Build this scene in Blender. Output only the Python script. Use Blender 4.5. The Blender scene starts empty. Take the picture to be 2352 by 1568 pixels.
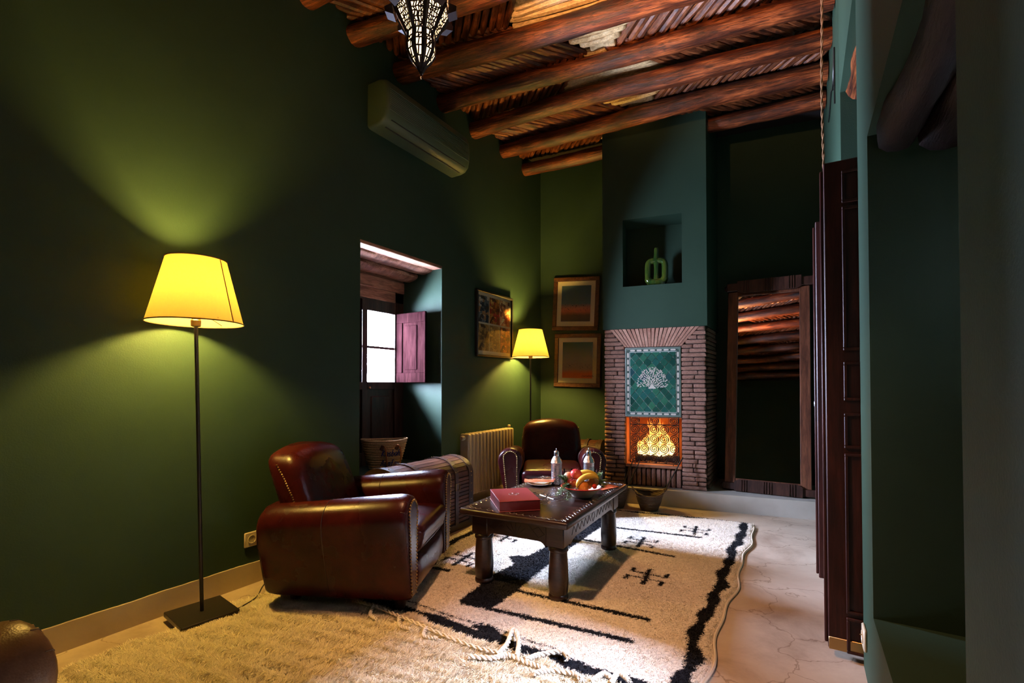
import bpy, bmesh, math, random
import numpy as np
from mathutils import Vector, Matrix
random.seed(7); rng = np.random.default_rng(11)
R = math.radians; PI = math.pi; TAU = 2*math.pi
sc = bpy.context.scene; C = sc.collection

# ------------------------------------------------------------------ camera
cd = bpy.data.cameras.new('camera'); cam = bpy.data.objects.new('camera', cd); C.objects.link(cam)
cd.sensor_fit = 'HORIZONTAL'; cd.sensor_width = 36.0; cd.lens = 36.0*1100/2352
cd.shift_y = 0.03478; cd.clip_start = 0.02; cd.clip_end = 100
cam.location = (0, 0, 1.12); cam.rotation_euler = (R(91.0), 0, R(31.23))
sc.camera = cam
# ------------------------------------------------------------------ daylight (bright overcast sky outside the two windows)
w = bpy.data.worlds.new('sky'); sc.world = w; w.use_nodes = True
bg = w.node_tree.nodes['Background']; bg.inputs[0].default_value = (0.60, 0.71, 1.0, 1); bg.inputs[1].default_value = 285.0
def portal(name, loc, rot, sx, sy):
    ld = bpy.data.lights.new(name, 'AREA'); ld.shape = 'RECTANGLE'; ld.size = sx; ld.size_y = sy
    ld.cycles.is_portal = True
    o = bpy.data.objects.new(name, ld); C.objects.link(o); o.location = loc; o.rotation_euler = rot
    return o
portal('daylight_portal', (-3.19, 2.79, 1.455), (R(90), 0, R(-90)), 0.72, 0.66)
portal('daylight_portal', (0.75, 1.4975, 1.5625), (R(90), 0, R(90)), 1.005, 0.645)
vs = sc.view_settings; vs.view_transform = 'Standard'; vs.look = 'None'; vs.gamma = 1.0; vs.use_curve_mapping = False
vs.exposure = 0.95
sc.cycles.max_bounces = 6; sc.cycles.diffuse_bounces = 4; sc.cycles.glossy_bounces = 3; sc.cycles.transparent_max_bounces = 8
sc.cycles.transmission_bounces = 4; sc.cycles.adaptive_threshold = 0.025
sc.cycles.sample_clamp_indirect = 6.0; sc.cycles.caustics_reflective = False; sc.cycles.caustics_refractive = False

LAMP_COL = (1.0, 0.60, 0.115); LAMP_W = 185.0
LANT_COL = (1.0, 0.47, 0.17); LANT_STR = 3.2; LANT_W = 14.0; LANT_UP = 190.0; LANT_DOWN = 80.0

# ------------------------------------------------------------------ helpers
def tag(o, label=None, cat=None, group=None, kind=None):
    if label: o['label'] = label
    if cat: o['category'] = cat
    if group: o['group'] = group
    if kind: o['kind'] = kind
    return o
def thing(name, label, cat, loc=(0,0,0), rot=(0,0,0), group=None):
    o = bpy.data.objects.new(name, None); C.objects.link(o)
    o.empty_display_size = 0.1
    o.location = loc; o.rotation_euler = rot
    return tag(o, label, cat, group)
def copy_tree(o, parent=None):
    c = o.copy(); C.objects.link(c)
    if parent: c.parent = parent
    for ch in o.children: copy_tree(ch, c)
    return c
class MB:
    def __init__(s): s.v = []; s.f = []
    def add(s, vs_, fs_):
        n = len(s.v); s.v += [tuple(map(float, p)) for p in vs_]; s.f += [tuple(i+n for i in f) for f in fs_]; return s
    def box(s, x0, x1, y0, y1, z0, z1):
        return s.add([(x0,y0,z0),(x1,y0,z0),(x1,y1,z0),(x0,y1,z0),(x0,y0,z1),(x1,y0,z1),(x1,y1,z1),(x0,y1,z1)],
                     [(0,3,2,1),(4,5,6,7),(0,1,5,4),(1,2,6,5),(2,3,7,6),(3,0,4,7)])
    def cbox(s, x0, x1, y0, y1, z0, z1, b=0.003):
        "box with chamfered edges"
        cx,cy,cz=(x0+x1)/2,(y0+y1)/2,(z0+z1)/2; h=(abs(x1-x0)/2,abs(y1-y0)/2,abs(z1-z0)/2); b=min(b,*[q*0.9 for q in h])
        vv=[]; idx={}
        for sx in (-1,1):
            for sy in (-1,1):
                for sz in (-1,1):
                    for k in range(3):
                        p=[sx*(h[0]-b),sy*(h[1]-b),sz*(h[2]-b)]; p[k]=(sx,sy,sz)[k]*h[k]
                        idx[sx,sy,sz,k]=len(vv); vv.append((cx+p[0],cy+p[1],cz+p[2]))
        ff=[]
        for k in range(3):
            a,c=[q for q in range(3) if q!=k]
            for sg in (-1,1):
                loop=[]
                for (u_,w_) in ((-1,-1),(1,-1),(1,1),(-1,1)):
                    q=[0,0,0]; q[k]=sg; q[a]=u_; q[c]=w_; loop.append(idx[(*q,k)])
                if (sg>0)==(k==1): loop=loop[::-1]
                ff.append(tuple(loop))
        for k in range(3):
            a,c=[q for q in range(3) if q!=k]
            for u_ in (-1,1):
                for w_ in (-1,1):
                    q0=[0,0,0]; q1=[0,0,0]; q0[k]=-1; q1[k]=1
                    for q in (q0,q1): q[a]=u_; q[c]=w_
                    ff.append((idx[(*q0,a)],idx[(*q1,a)],idx[(*q1,c)],idx[(*q0,c)]))
        for sx in (-1,1):
            for sy in (-1,1):
                for sz in (-1,1): ff.append(tuple(idx[sx,sy,sz,k] for k in range(3)))
        return s.add(vv,ff)
    def prism(s, poly, z0, z1):
        n=len(poly); vv=[(x,y,z0) for x,y in poly]+[(x,y,z1) for x,y in poly]
        ff=[tuple(range(n-1,-1,-1)),tuple(range(n,2*n))]+[(i,(i+1)%n,n+(i+1)%n,n+i) for i in range(n)]
        return s.add(vv,ff)
    def xprism(s, poly, y0, y1):   # poly in (x,z), extruded along y
        n=len(poly); vv=[(x,y0,z) for x,z in poly]+[(x,y1,z) for x,z in poly]
        ff=[tuple(range(n)),tuple(range(2*n-1,n-1,-1))]+[((i+1)%n,i,n+i,n+(i+1)%n) for i in range(n)]
        return s.add(vv,ff)
    def tube(s, pts, rad, n=8, cap=True, closed=False):
        P=[Vector(p) for p in pts]; m=len(P); rr=rad if hasattr(rad,'__len__') else [rad]*m
        rings=[]; up=None
        for i in range(m):
            if closed: t=P[(i+1)%m]-P[i-1]
            else: t=P[min(i+1,m-1)]-P[max(i-1,0)]
            if t.length<1e-9: t=Vector((0,0,1))
            t.normalize()
            if up is None: up=Vector((0,0,1)) if abs(t.z)<.9 else Vector((1,0,0))
            a=up-t*up.dot(t)
            if a.length<1e-6: a=Vector((1,0,0))-t*t.x
            a.normalize(); b=t.cross(a); up=a
            rings.append([P[i]+(a*math.cos(TAU*k/n)+b*math.sin(TAU*k/n))*rr[i] for k in range(n)])
        vv=[q for r_ in rings for q in r_]; ff=[]
        for i in range(m if closed else m-1):
            j=(i+1)%m
            for k in range(n): ff.append((i*n+k,i*n+(k+1)%n,j*n+(k+1)%n,j*n+k))
        if cap and not closed: ff.append(tuple(range(n-1,-1,-1))); ff.append(tuple(range((m-1)*n,m*n)))
        return s.add(vv,ff)
    def lathe(s, prof, n=24, c=(0,0,0), cap0=True, cap1=True, sx=1, sy=1):
        m=len(prof); vv=[(c[0]+r_*sx*math.cos(TAU*k/n),c[1]+r_*sy*math.sin(TAU*k/n),c[2]+z) for r_,z in prof for k in range(n)]
        ff=[(i*n+k,i*n+(k+1)%n,(i+1)*n+(k+1)%n,(i+1)*n+k) for i in range(m-1) for k in range(n)]
        if cap0: ff.append(tuple(range(n-1,-1,-1)))
        if cap1: ff.append(tuple(range((m-1)*n,m*n)))
        return s.add(vv,ff)
    def rbox(s, sx, sy, sz, r, n=8, fn=None, c=(0,0,0)):
        "rounded box, half-sizes sx sy sz, deformed by fn(x,y,z)"
        def ax(h,r_):
            k=max(3,n//2)
            e=[h-r_*math.cos(PI/2*i/k) if False else (h-r_)+r_*math.sin(PI/2*i/k) for i in range(k+1)]
            mid=np.linspace(-(h-r_),h-r_,n)[1:-1].tolist() if h-r_>1e-6 else []
            return sorted(set([round(-q,6) for q in e]+[round(q,6) for q in mid]+[round(q,6) for q in e]))
        r=min(r,sx,sy,sz); A=[ax(sx,r),ax(sy,r),ax(sz,r)]; H=(sx,sy,sz); vid={}; vv=[]; ff=[]
        def V(p):
            k=tuple(round(q,5) for q in p)
            if k not in vid:
                q=[max(-(H[i]-r),min(H[i]-r,p[i])) for i in range(3)]; d=Vector([p[i]-q[i] for i in range(3)])
                if d.length>1e-9: d=d.normalized()*r
                o=(q[0]+d.x,q[1]+d.y,q[2]+d.z)
                if fn: o=fn(*o)
                vid[k]=len(vv); vv.append((o[0]+c[0],o[1]+c[1],o[2]+c[2]))
            return vid[k]
        for k in range(3):
            a,b=[q for q in range(3) if q!=k]
            for sg in (-1,1):
                for i in range(len(A[a])-1):
                    for j in range(len(A[b])-1):
                        loop=[]
                        for (u_,w_) in ((i,j),(i+1,j),(i+1,j+1),(i,j+1)):
                            p=[0,0,0]; p[k]=sg*H[k]; p[a]=A[a][u_]; p[b]=A[b][w_]; loop.append(V(p))
                        if (sg>0)==(k==1): loop=loop[::-1]
                        if len(set(loop))>2: ff.append(tuple(dict.fromkeys(loop)))
        return s.add(vv,ff)
    def sphere(s, c, r, n=12, m=8, fn=None):
        prof=[(max(1e-4,math.sin(PI*i/m)),-math.cos(PI*i/m)) for i in range(m+1)]
        vv=[]; 
        for a,z in prof:
            for k in range(n):
                p=(a*math.cos(TAU*k/n),a*math.sin(TAU*k/n),z)
                if fn: p=fn(*p)
                vv.append((c[0]+p[0]*r,c[1]+p[1]*r,c[2]+p[2]*r))
        return s.add(vv,[(i*n+k,i*n+(k+1)%n,(i+1)*n+(k+1)%n,(i+1)*n+k) for i in range(m) for k in range(n)])
    def loft(s, rings, cap=True):
        n=len(rings[0]); vv=[p for r_ in rings for p in r_]
        ff=[(i*n+k,i*n+(k+1)%n,(i+1)*n+(k+1)%n,(i+1)*n+k) for i in range(len(rings)-1) for k in range(n)]
        if cap: ff+= [tuple(range(n-1,-1,-1)),tuple(range((len(rings)-1)*n,len(rings)*n))]
        return s.add(vv,ff)
    def mesh(s, name, smooth=True, angle=40):
        me=bpy.data.meshes.new(name); me.from_pydata(s.v,[],s.f); me.validate()
        bm=bmesh.new(); bm.from_mesh(me); bmesh.ops.recalc_face_normals(bm,faces=bm.faces); bm.to_mesh(me); bm.free()
        if smooth:
            me.polygons.foreach_set('use_smooth',[True]*len(me.polygons)); me.set_sharp_from_angle(angle=R(angle))
        return me
    def build(s, name, m, parent=None, loc=None, rot=None, smooth=True, angle=40, kind=None):
        me=s.mesh(name,smooth,angle); return obj(name,me,m,parent,loc,rot,kind)
def obj(name, me, m=None, parent=None, loc=None, rot=None, kind=None, scale=None):
    if m is not None and not me.materials: me.materials.append(m)
    o=bpy.data.objects.new(name,me); C.objects.link(o)
    if parent: o.parent=parent
    if loc is not None: o.location=loc
    if rot is not None: o.rotation_euler=rot
    if scale is not None: o.scale=scale
    if kind: o['kind']=kind
    return o
def nmesh(name, V, F, smooth=True):
    me=bpy.data.meshes.new(name); V=np.asarray(V,np.float32); F=np.asarray(F,np.int32); k=F.shape[1]
    me.vertices.add(len(V)); me.vertices.foreach_set('co',V.ravel())
    me.loops.add(F.size); me.loops.foreach_set('vertex_index',F.ravel())
    me.polygons.add(len(F)); me.polygons.foreach_set('loop_start',np.arange(len(F),dtype=np.int32)*k)
    me.polygons.foreach_set('loop_total',np.full(len(F),k,np.int32))
    me.update(calc_edges=True); me.validate()
    me.polygons.foreach_set('use_smooth',np.full(len(me.polygons),smooth))
    return me
def vcol(me, cols):
    a=me.color_attributes.new('col','FLOAT_COLOR','POINT'); c=np.ones((len(cols),4),np.float32); c[:,:3]=cols; a.data.foreach_set('color',c.ravel())

# ------------------------------------------------------------------ materials
class NT:
    def __init__(s,name):
        s.m=bpy.data.materials.new(name); s.m.use_nodes=True; s.t=s.m.node_tree; s.t.nodes.clear()
        s.out=s.n('ShaderNodeOutputMaterial')
    def n(s,typ,**kw):
        nd=s.t.nodes.new(typ)
        for k,v in kw.items():
            if k in nd.inputs: nd.inputs[k].default_value=v
            else: setattr(nd,k,v)
        return nd
    def l(s,a,b): s.t.links.new(a,b)
    def bsdf(s,**kw):
        b=s.n('ShaderNodeBsdfPrincipled')
        for k,v in kw.items(): b.inputs[k].default_value=v
        s.l(b.outputs[0],s.out.inputs[0]); s.b=b; return b
    def coords(s,scale=(1,1,1),kind='Object',rand=False,rot=(0,0,0)):
        tc=s.n('ShaderNodeTexCoord'); mp=s.n('ShaderNodeMapping'); mp.inputs['Scale'].default_value=scale; mp.inputs['Rotation'].default_value=rot
        s.l(tc.outputs[kind],mp.inputs[0])
        if rand:
            oi=s.n('ShaderNodeObjectInfo'); vm=s.n('ShaderNodeVectorMath',operation='SCALE'); vm.inputs[0].default_value=(37,91,53)
            s.l(oi.outputs['Random'],vm.inputs['Scale']); s.l(vm.outputs[0],mp.inputs['Location']); s.rand=oi.outputs['Random']
        return mp.outputs[0]
    def noise(s,vec,scale=5,detail=5,rough=.55,dist=0):
        nd=s.n('ShaderNodeTexNoise'); nd.inputs['Scale'].default_value=scale; nd.inputs['Detail'].default_value=detail
        nd.inputs['Roughness'].default_value=rough; nd.inputs['Distortion'].default_value=dist; s.l(vec,nd.inputs['Vector']); return nd.outputs['Fac']
    def ramp(s,fac,stops,interp='LINEAR'):
        r_=s.n('ShaderNodeValToRGB'); e=r_.color_ramp; e.interpolation=interp
        while len(e.elements)<len(stops): e.elements.new(.5)
        for el,(p,c) in zip(e.elements,stops): el.position=p; el.color=(*c,1) if len(c)==3 else c
        s.l(fac,r_.inputs[0]); return r_.outputs[0]
    def mix(s,fac,a,b,mode='MIX'):
        m=s.n('ShaderNodeMix',data_type='RGBA',blend_type=mode)
        for sock,v in ((m.inputs['Factor'],fac),(m.inputs['A'],a),(m.inputs['B'],b)):
            if hasattr(v,'is_linked') : s.l(v,sock)
            elif isinstance(v,(int,float)): sock.default_value=v
            else: sock.default_value=(*v,1)
        # RGBA sockets are indices 6,7 ; factor 0
        return m.outputs['Result']
    def bump(s,h,strength=.3,dist=.01):
        b=s.n('ShaderNodeBump'); b.inputs['Strength'].default_value=strength; b.inputs['Distance'].default_value=dist
        s.l(h,b.inputs['Height']); s.l(b.outputs[0],s.b.inputs['Normal']); return b
def _fixmix(self,fac,a,b,mode='MIX'):
    m=self.n('ShaderNodeMix'); m.data_type='RGBA'; m.blend_type=mode
    for i,v in ((0,fac),(6,a),(7,b)):
        sock=m.inputs[i]
        if isinstance(v,bpy.types.NodeSocket): self.l(v,sock)
        elif isinstance(v,(int,float)): sock.default_value=v
        else: sock.default_value=(*v,1)
    return m.outputs[2]
NT.mix=_fixmix
def plain(name,col,rough=.5,metal=0,col2=None,scale=8,bump=0,bscale=60,stretch=(1,1,1),rand=False,coat=0,spec=.5,lo=.35,hi=.65,detail=5,bdist=.004,kind='Object'):
    n=NT(name); n.bsdf(**{'Base Color':(*col,1),'Roughness':rough,'Metallic':metal,'Coat Weight':coat,'Specular IOR Level':spec})
    v=n.coords(stretch,kind,rand)
    if col2: n.l(n.ramp(n.noise(v,scale,detail),[(lo,col),(hi,col2)]),n.b.inputs['Base Color'])
    if bump: n.bump(n.noise(v,bscale,4),bump,bdist)
    return n.m
def wood(name,dark,mid,light,stretch=(1,7,7),scale=3,rough=.42,bump=.5,rand=True,bdist=.006,coat=0.0,spec=.5,crack=0):
    n=NT(name); n.bsdf(**{'Roughness':rough,'Coat Weight':coat,'Coat Roughness':.25,'Specular IOR Level':spec})
    v=n.coords(stretch,'Object',rand)
    f=n.noise(v,scale,8,.62,.4); g=n.noise(v,scale*5,4,.6,.2)
    c=n.ramp(f,[(.30,dark),(.5,mid),(.68,light)])
    c2=n.ramp(g,[(.35,(.45,.42,.4)),(.6,(1,1,1))])
    cc=n.mix(.75,c,c2,'MULTIPLY')
    if crack:
        k=n.noise(n.coords(tuple(q*(.55 if q<2 else 2.6) for q in stretch),'Object',rand),scale*1.3,3,.55,1.0); cc=n.mix(crack,cc,n.ramp(k,[(.44,(1,1,1)),(.485,(.10,.08,.07)),(.50,(.06,.05,.04)),(.515,(.10,.08,.07)),(.56,(1,1,1))]),'MULTIPLY')
        pt=n.noise(n.coords((1.5,3,3),'Object',rand),2.2,4,.6,.3); cc=n.mix(.8,cc,n.ramp(pt,[(.36,(.22,.16,.13)),(.55,(1.05,1.0,.95))]),'MULTIPLY')
    n.l(cc,n.b.inputs['Base Color'])
    n.bump(n.noise(v,scale*4,6,.65),bump,bdist)
    return n.m
M={}
def green_wall():
    n=NT('green_plaster'); n.bsdf(**{'Roughness':.62,'Specular IOR Level':.28}); v=n.coords()
    f=n.noise(v,1.3,6,.6); n.l(n.ramp(f,[(.3,(.021,.048,.029)),(.7,(.030,.063,.038))]),n.b.inputs['Base Color'])
    a=n.noise(v,160,3); b=n.noise(v,9,4); mth=n.n('ShaderNodeMath',operation='MULTIPLY_ADD'); n.l(b,mth.inputs[0]); mth.inputs[1].default_value=2.2; n.l(a,mth.inputs[2])
    n.bump(mth.outputs[0],.15,.004); return n.m
M['wall']=green_wall()
def floor_mat():
    n=NT('polished_lime_floor'); n.bsdf(**{'Roughness':.42,'Specular IOR Level':.4}); v=n.coords()
    base=n.ramp(n.noise(v,2.2,8,.65,.6),[(.28,(.36,.26,.19)),(.5,(.58,.46,.36)),(.72,(.68,.57,.46))])
    vo=n.n('ShaderNodeTexVoronoi',feature='DISTANCE_TO_EDGE'); vo.inputs['Scale'].default_value=2.1; vo.inputs['Randomness'].default_value=1
    nz=n.n('ShaderNodeTexNoise'); nz.inputs['Scale'].default_value=4; nz.inputs['Detail'].default_value=6; n.l(v,nz.inputs['Vector'])
    vm=n.n('ShaderNodeVectorMath',operation='MULTIPLY_ADD'); n.l(nz.outputs['Color'],vm.inputs[0]); vm.inputs[1].default_value=(.45,.45,.45); n.l(v,vm.inputs[2]); n.l(vm.outputs[0],vo.inputs['Vector'])
    crack=n.ramp(vo.outputs['Distance'],[(0,(.45,.36,.28)),(.012,(1,1,1))])
    n.l(n.mix(.8,base,crack,'MULTIPLY'),n.b.inputs['Base Color'])
    n.bump(n.noise(v,35,5),.12,.004); return n.m
M['floor']=floor_mat()
M['plinth']=plain('ochre_lime_plinth',(.42,.33,.22),.6,col2=(.52,.43,.31),scale=3,bump=.25,bscale=30)
M['step']=plain('pale_lime_step',(.50,.45,.38),.55,col2=(.60,.55,.48),scale=4,bump=.15,bscale=40)
M['beam']=wood('varnished_log',(.010,.003,.002),(.17,.040,.012),(.56,.165,.045),(.8,6,6),2.6,.38,.8,True,.010,0,.5,.75)
M['stick']=wood('dark_ceiling_stick',(.03,.009,.004),(.22,.058,.016),(.46,.150,.045),(1,8,8),5,.42,.6,True,.005,0,.5,.5)
M['pale']=wood('pale_peeled_stick',(.50,.31,.14),(.80,.56,.28),(.92,.72,.42),(1.4,8,8),5,.5,.4,True,.004)
M['joist_dark']=plain('dark_ceiling_board',(.010,.005,.004),.9)
M['darkwood']=wood('dark_brown_wood',(.018,.007,.005),(.055,.020,.013),(.095,.036,.022),(7,7,1),3,.38,.25,True,.003)
M['redwood']=wood('red_brown_door_wood',(.022,.0045,.0035),(.046,.010,.007),(.075,.018,.011),(9,9,.8),3,.48,.15,True,.002,.0,.35)
M['tablewood']=wood('carved_table_wood',(.010,.0045,.0042),(.026,.011,.0095),(.050,.021,.017),(1,7,7),3,.30,.25,False,.002,.12)
M['trunkwood']=wood('trunk_slat_wood',(.025,.008,.005),(.085,.028,.014),(.15,.055,.027),(7,1,7),4,.5,.4,True,.003,0,.25)
M['shadelog']=wood('shade_black_log',(.006,.003,.003),(.012,.006,.0055),(.020,.011,.010),(1,7,7),3,.40,.6,True,.008)  # log wood darkened to stand for the shade in the recess
M['trunkleather']=plain('dark_trunk_leather',(.030,.014,.011),.45,col2=(.050,.024,.018),scale=12,bump=.25,bscale=180,spec=.3)
M['mirrorwood']=wood('mirror_frame_wood',(.055,.017,.009),(.16,.052,.026),(.26,.095,.045),(7,7,.9),3,.36,.3,True,.003,.1)
M['lintel']=wood('old_lintel_wood',(.16,.065,.045),(.46,.20,.125),(.66,.34,.22),(7,.9,7),3,.45,.6,True,.008)
M['mirror']=plain('mirror_glass',(.80,.80,.80),.015,1.0)
def leather(name,c1,c2,c3,rough=.34):
    n=NT(name); n.bsdf(**{'Roughness':rough,'Specular IOR Level':.27,'Coat Weight':.0,'Coat Roughness':.3}); v=n.coords()
    f=n.noise(v,3.5,5,.55,.1); c=n.ramp(f,[(.3,c1),(.52,c2),(.74,c3)])
    sc_=n.n('ShaderNodeTexNoise'); sc_.inputs['Scale'].default_value=26; sc_.inputs['Detail'].default_value=6; n.l(v,sc_.inputs['Vector'])
    n.l(n.mix(.5,c,n.ramp(sc_.outputs['Fac'],[(.3,(.55,.5,.5)),(.62,(1.1,1.05,1.0))]),'MULTIPLY'),n.b.inputs['Base Color'])
    n.l(n.ramp(f,[(.25,(rough+.08,)*3),(.75,(rough-.06,)*3)]),n.b.inputs['Roughness'])
    vo=n.n('ShaderNodeTexVoronoi'); vo.inputs['Scale'].default_value=220; n.l(v,vo.inputs['Vector'])
    wr=n.noise(n.coords((1,1,1)),11,5,.55,.3); mth=n.n('ShaderNodeMath',operation='MULTIPLY_ADD'); n.l(wr,mth.inputs[0]); mth.inputs[1].default_value=1.6; n.l(vo.outputs['Distance'],mth.inputs[2])
    n.bump(mth.outputs[0],.10,.004); return n.m
M['leather']=leather('oxblood_club_leather',(.018,.0024,.0034),(.040,.0046,.0060),(.078,.012,.010),.27)
M['leather_tan']=leather('tan_club_leather',(.10,.045,.020),(.19,.090,.040),(.27,.14,.065),.36)
M['seam']=plain('dark_leather_piping',(.040,.010,.009),.4)
M['brass']=plain('aged_brass',(.42,.27,.11),.35,1.0)
M['black']=plain('black_steel',(.018,.017,.016),.42,.3,bump=.1,bscale=200)
M['iron']=plain('wrought_iron',(.020,.014,.012),.5,.6)
M['lampblack']=plain('black_lamp_steel',(.025,.022,.020),.36,.2)
M['cream_metal']=plain('beige_radiator_enamel',(.50,.39,.255),.38)
M['plastic']=plain('ivory_plastic',(.62,.53,.38),.4)
M['ac']=plain('green_painted_ac_plastic',(.075,.115,.070),.42)
M['acdark']=plain('ac_slot_dark',(.012,.013,.012),.6)
M['brick']=plain('old_rose_brick',(.33,.145,.095),.85,col2=(.54,.290,.205),scale=7,bump=.9,bscale=70,rand=True,detail=8,bdist=.006)
M['mortar']=plain('dark_mortar',(.06,.036,.028),.95,bump=.8,bscale=60)
M['firebrick']=plain('terracotta_firebox',(.42,.17,.075),.85,col2=(.28,.10,.05),scale=6,bump=.5,bscale=40)
M['soot']=plain('sooty_terracotta',(.30,.12,.055),.85,bump=.4,bscale=40)
M['ivory_tile']=plain('ivory_glaze',(.62,.55,.47),.3)
M['grout']=plain('pale_grout',(.45,.47,.42),.7)
def tile_mat():
    n=NT('green_glazed_tile'); n.bsdf(**{'Roughness':.18,'Specular IOR Level':.6}); v=n.coords((1,1,1),'Object',True)
    base=n.ramp(n.rand,[(0,(.012,.055,.040)),(.35,(.020,.095,.062)),(.6,(.022,.110,.092)),(.85,(.040,.16,.085)),(1,(.02,.06,.075))])
    n.l(n.mix(.35,base,n.ramp(n.noise(v,60,3),[(.3,(.5,.5,.5)),(.7,(1.2,1.2,1.2))]),'MULTIPLY'),n.b.inputs['Base Color'])
    n.bump(n.noise(v,90,2),.15,.002); return n.m
M['tile']=tile_mat()
def attr_mat(name,rough=.95,sheen=.04):
    n=NT(name); n.bsdf(**{'Roughness':rough,'Specular IOR Level':.1,'Sheen Weight':sheen,'Sheen Roughness':.5})
    a=n.n('ShaderNodeAttribute'); a.attribute_name='col'; n.l(a.outputs['Color'],n.b.inputs['Base Color']); return n.m
M['wool']=attr_mat('rug_wool')
M['cord']=plain('ivory_cotton_cord',(.80,.72,.60),.9,bump=.5,bscale=300)
def straw_mat(name,c1,c2):
    n=NT(name); n.bsdf(**{'Roughness':.75}); v=n.coords((1,1,1))
    wv=n.n('ShaderNodeTexWave',bands_direction='Z'); wv.inputs['Scale'].default_value=22; wv.inputs['Distortion'].default_value=.8; wv.inputs['Detail'].default_value=2; n.l(v,wv.inputs['Vector'])
    vo=n.n('ShaderNodeTexVoronoi'); vo.inputs['Scale'].default_value=120; n.l(v,vo.inputs['Vector'])
    n.l(n.mix(.6,n.ramp(wv.outputs['Fac'],[(.1,c1),(.6,c2)]),n.ramp(vo.outputs['Distance'],[(0,(1.1,1.05,1)),(.6,(.6,.55,.5))]),'MULTIPLY'),n.b.inputs['Base Color'])
    mth=n.n('ShaderNodeMath',operation='MULTIPLY_ADD'); n.l(wv.outputs['Fac'],mth.inputs[0]); mth.inputs[1].default_value=1.5; n.l(vo.outputs['Distance'],mth.inputs[2])
    n.bump(mth.outputs[0],.6,.005); return n.m
M['straw']=straw_mat('natural_straw',(.72,.46,.24),(.98,.74,.44))
M['darkstraw']=straw_mat('dark_old_straw',(.07,.045,.028),(.15,.10,.065))
M['blueyarn']=plain('blue_yarn',(.018,.030,.26),.8)
M['tanstrap']=plain('tan_leather_strap',(.42,.15,.05),.45)
M['brownpatch']=plain('brown_leather_patch',(.10,.035,.022),.5)
def shade_mat():
    n=NT('cream_lampshade_fabric'); d=n.n('ShaderNodeBsdfDiffuse'); t=n.n('ShaderNodeBsdfTranslucent'); mx=n.n('ShaderNodeMixShader')
    d.inputs[0].default_value=(.40,.36,.28,1); t.inputs[0].default_value=(.100,.066,.021,1); mx.inputs[0].default_value=.62
    v=n.coords(); f=n.noise(n.coords((1,1,40)),60,2); 
    n.l(d.outputs[0],mx.inputs[1]); n.l(t.outputs[0],mx.inputs[2]); n.l(mx.outputs[0],n.out.inputs[0]); return n.m
M['shade']=shade_mat()
M['shadetrim']=plain('bronze_shade_trim',(.10,.05,.02),.6)
def emit(name,col,st):
    n=NT(name); e=n.n('ShaderNodeEmission'); e.inputs[0].default_value=(*col,1); e.inputs[1].default_value=st; n.l(e.outputs[0],n.out.inputs[0]); return n.m
M['bulb']=emit('warm_bulb',(1,.72,.34),8)
def lantern_glass():
    n=NT('glowing_lantern_glass'); e=n.n('ShaderNodeEmission'); e.inputs[0].default_value=(1,.66,.30,1); e.inputs[1].default_value=LANT_STR; t=n.n('ShaderNodeBsdfTransparent'); mx=n.n('ShaderNodeMixShader'); mx.inputs[0].default_value=.5
    n.l(t.outputs[0],mx.inputs[1]); n.l(e.outputs[0],mx.inputs[2]); n.l(mx.outputs[0],n.out.inputs[0]); return n.m
M['lantern_glass']=lantern_glass()
M['shutter']=wood('dimmed_shutter_wood',(.008,.0026,.0030),(.014,.0046,.0052),(.024,.008,.0085),(9,9,.8),3,.8,.15,True,.002,0,.0)  # colour darkened so the strong window light does not blow it out
M['blocker']=plain('dark_light_blocker',(.022,.016,.012),.9)  # near-black so the added light blockers bounce little daylight
M['lantern_metal']=plain('pierced_dark_metal',(.05,.038,.045),.5,.5)
def clear_glass(name,fres=.10,tint=(1,1,1),rough=.02):
    n=NT(name); t=n.n('ShaderNodeBsdfTransparent'); t.inputs[0].default_value=(*tint,1); g=n.n('ShaderNodeBsdfGlossy'); g.inputs['Roughness'].default_value=rough
    lw=n.n('ShaderNodeLayerWeight'); lw.inputs[0].default_value=fres; mx=n.n('ShaderNodeMixShader'); n.l(lw.outputs['Fresnel'],mx.inputs[0])
    n.l(t.outputs[0],mx.inputs[1]); n.l(g.outputs[0],mx.inputs[2]); n.l(mx.outputs[0],n.out.inputs[0]); return n.m
M['pane']=clear_glass('window_glass',.2)
M['pic_glass']=clear_glass('picture_glass',.14)
M['drink_glass']=clear_glass('drinking_glass',.30,(.95,.96,.97))
def flame_mat():
    n=NT('flame'); e=n.n('ShaderNodeEmission'); tc=n.coords((1,1,1),'Generated'); sp=n.n('ShaderNodeSeparateXYZ'); n.l(tc,sp.inputs[0])
    n.l(n.ramp(sp.outputs['Z'],[(0,(1,.62,.22)),(.45,(1,.42,.085)),(1,(1,.20,.02))]),e.inputs[0])
    r_=n.ramp(sp.outputs['Z'],[(0,(1,1,1)),(.6,(.45,.45,.45)),(1,(.10,.10,.10))]); m=n.n('ShaderNodeMath',operation='MULTIPLY'); n.l(r_,m.inputs[0]); m.inputs[1].default_value=3.6; n.l(m.outputs[0],e.inputs[1])
    n.l(e.outputs[0],n.out.inputs[0]); return n.m
M['flame']=flame_mat()
# ================================================================== structure
XL=-2.68; XR=0.20; ZC=3.73
def struct(name, mb, m, label, **kw):
    o=mb.build(name,m,smooth=kw.pop('smooth',False),**kw); return tag(o,label,kind='structure')
struct('floor',MB().box(-3.3,1.0,-1.9,5.8,-.12,0),M['floor'],'pale polished lime floor with fine cracks')
struct('floor_platform',MB().prism([(-1.76,4.44),(0.2,4.752),(0.2,5.7),(-1.76,5.5)],0,.15),M['step'],'low pale step running under the fireplace and mirror')
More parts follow.
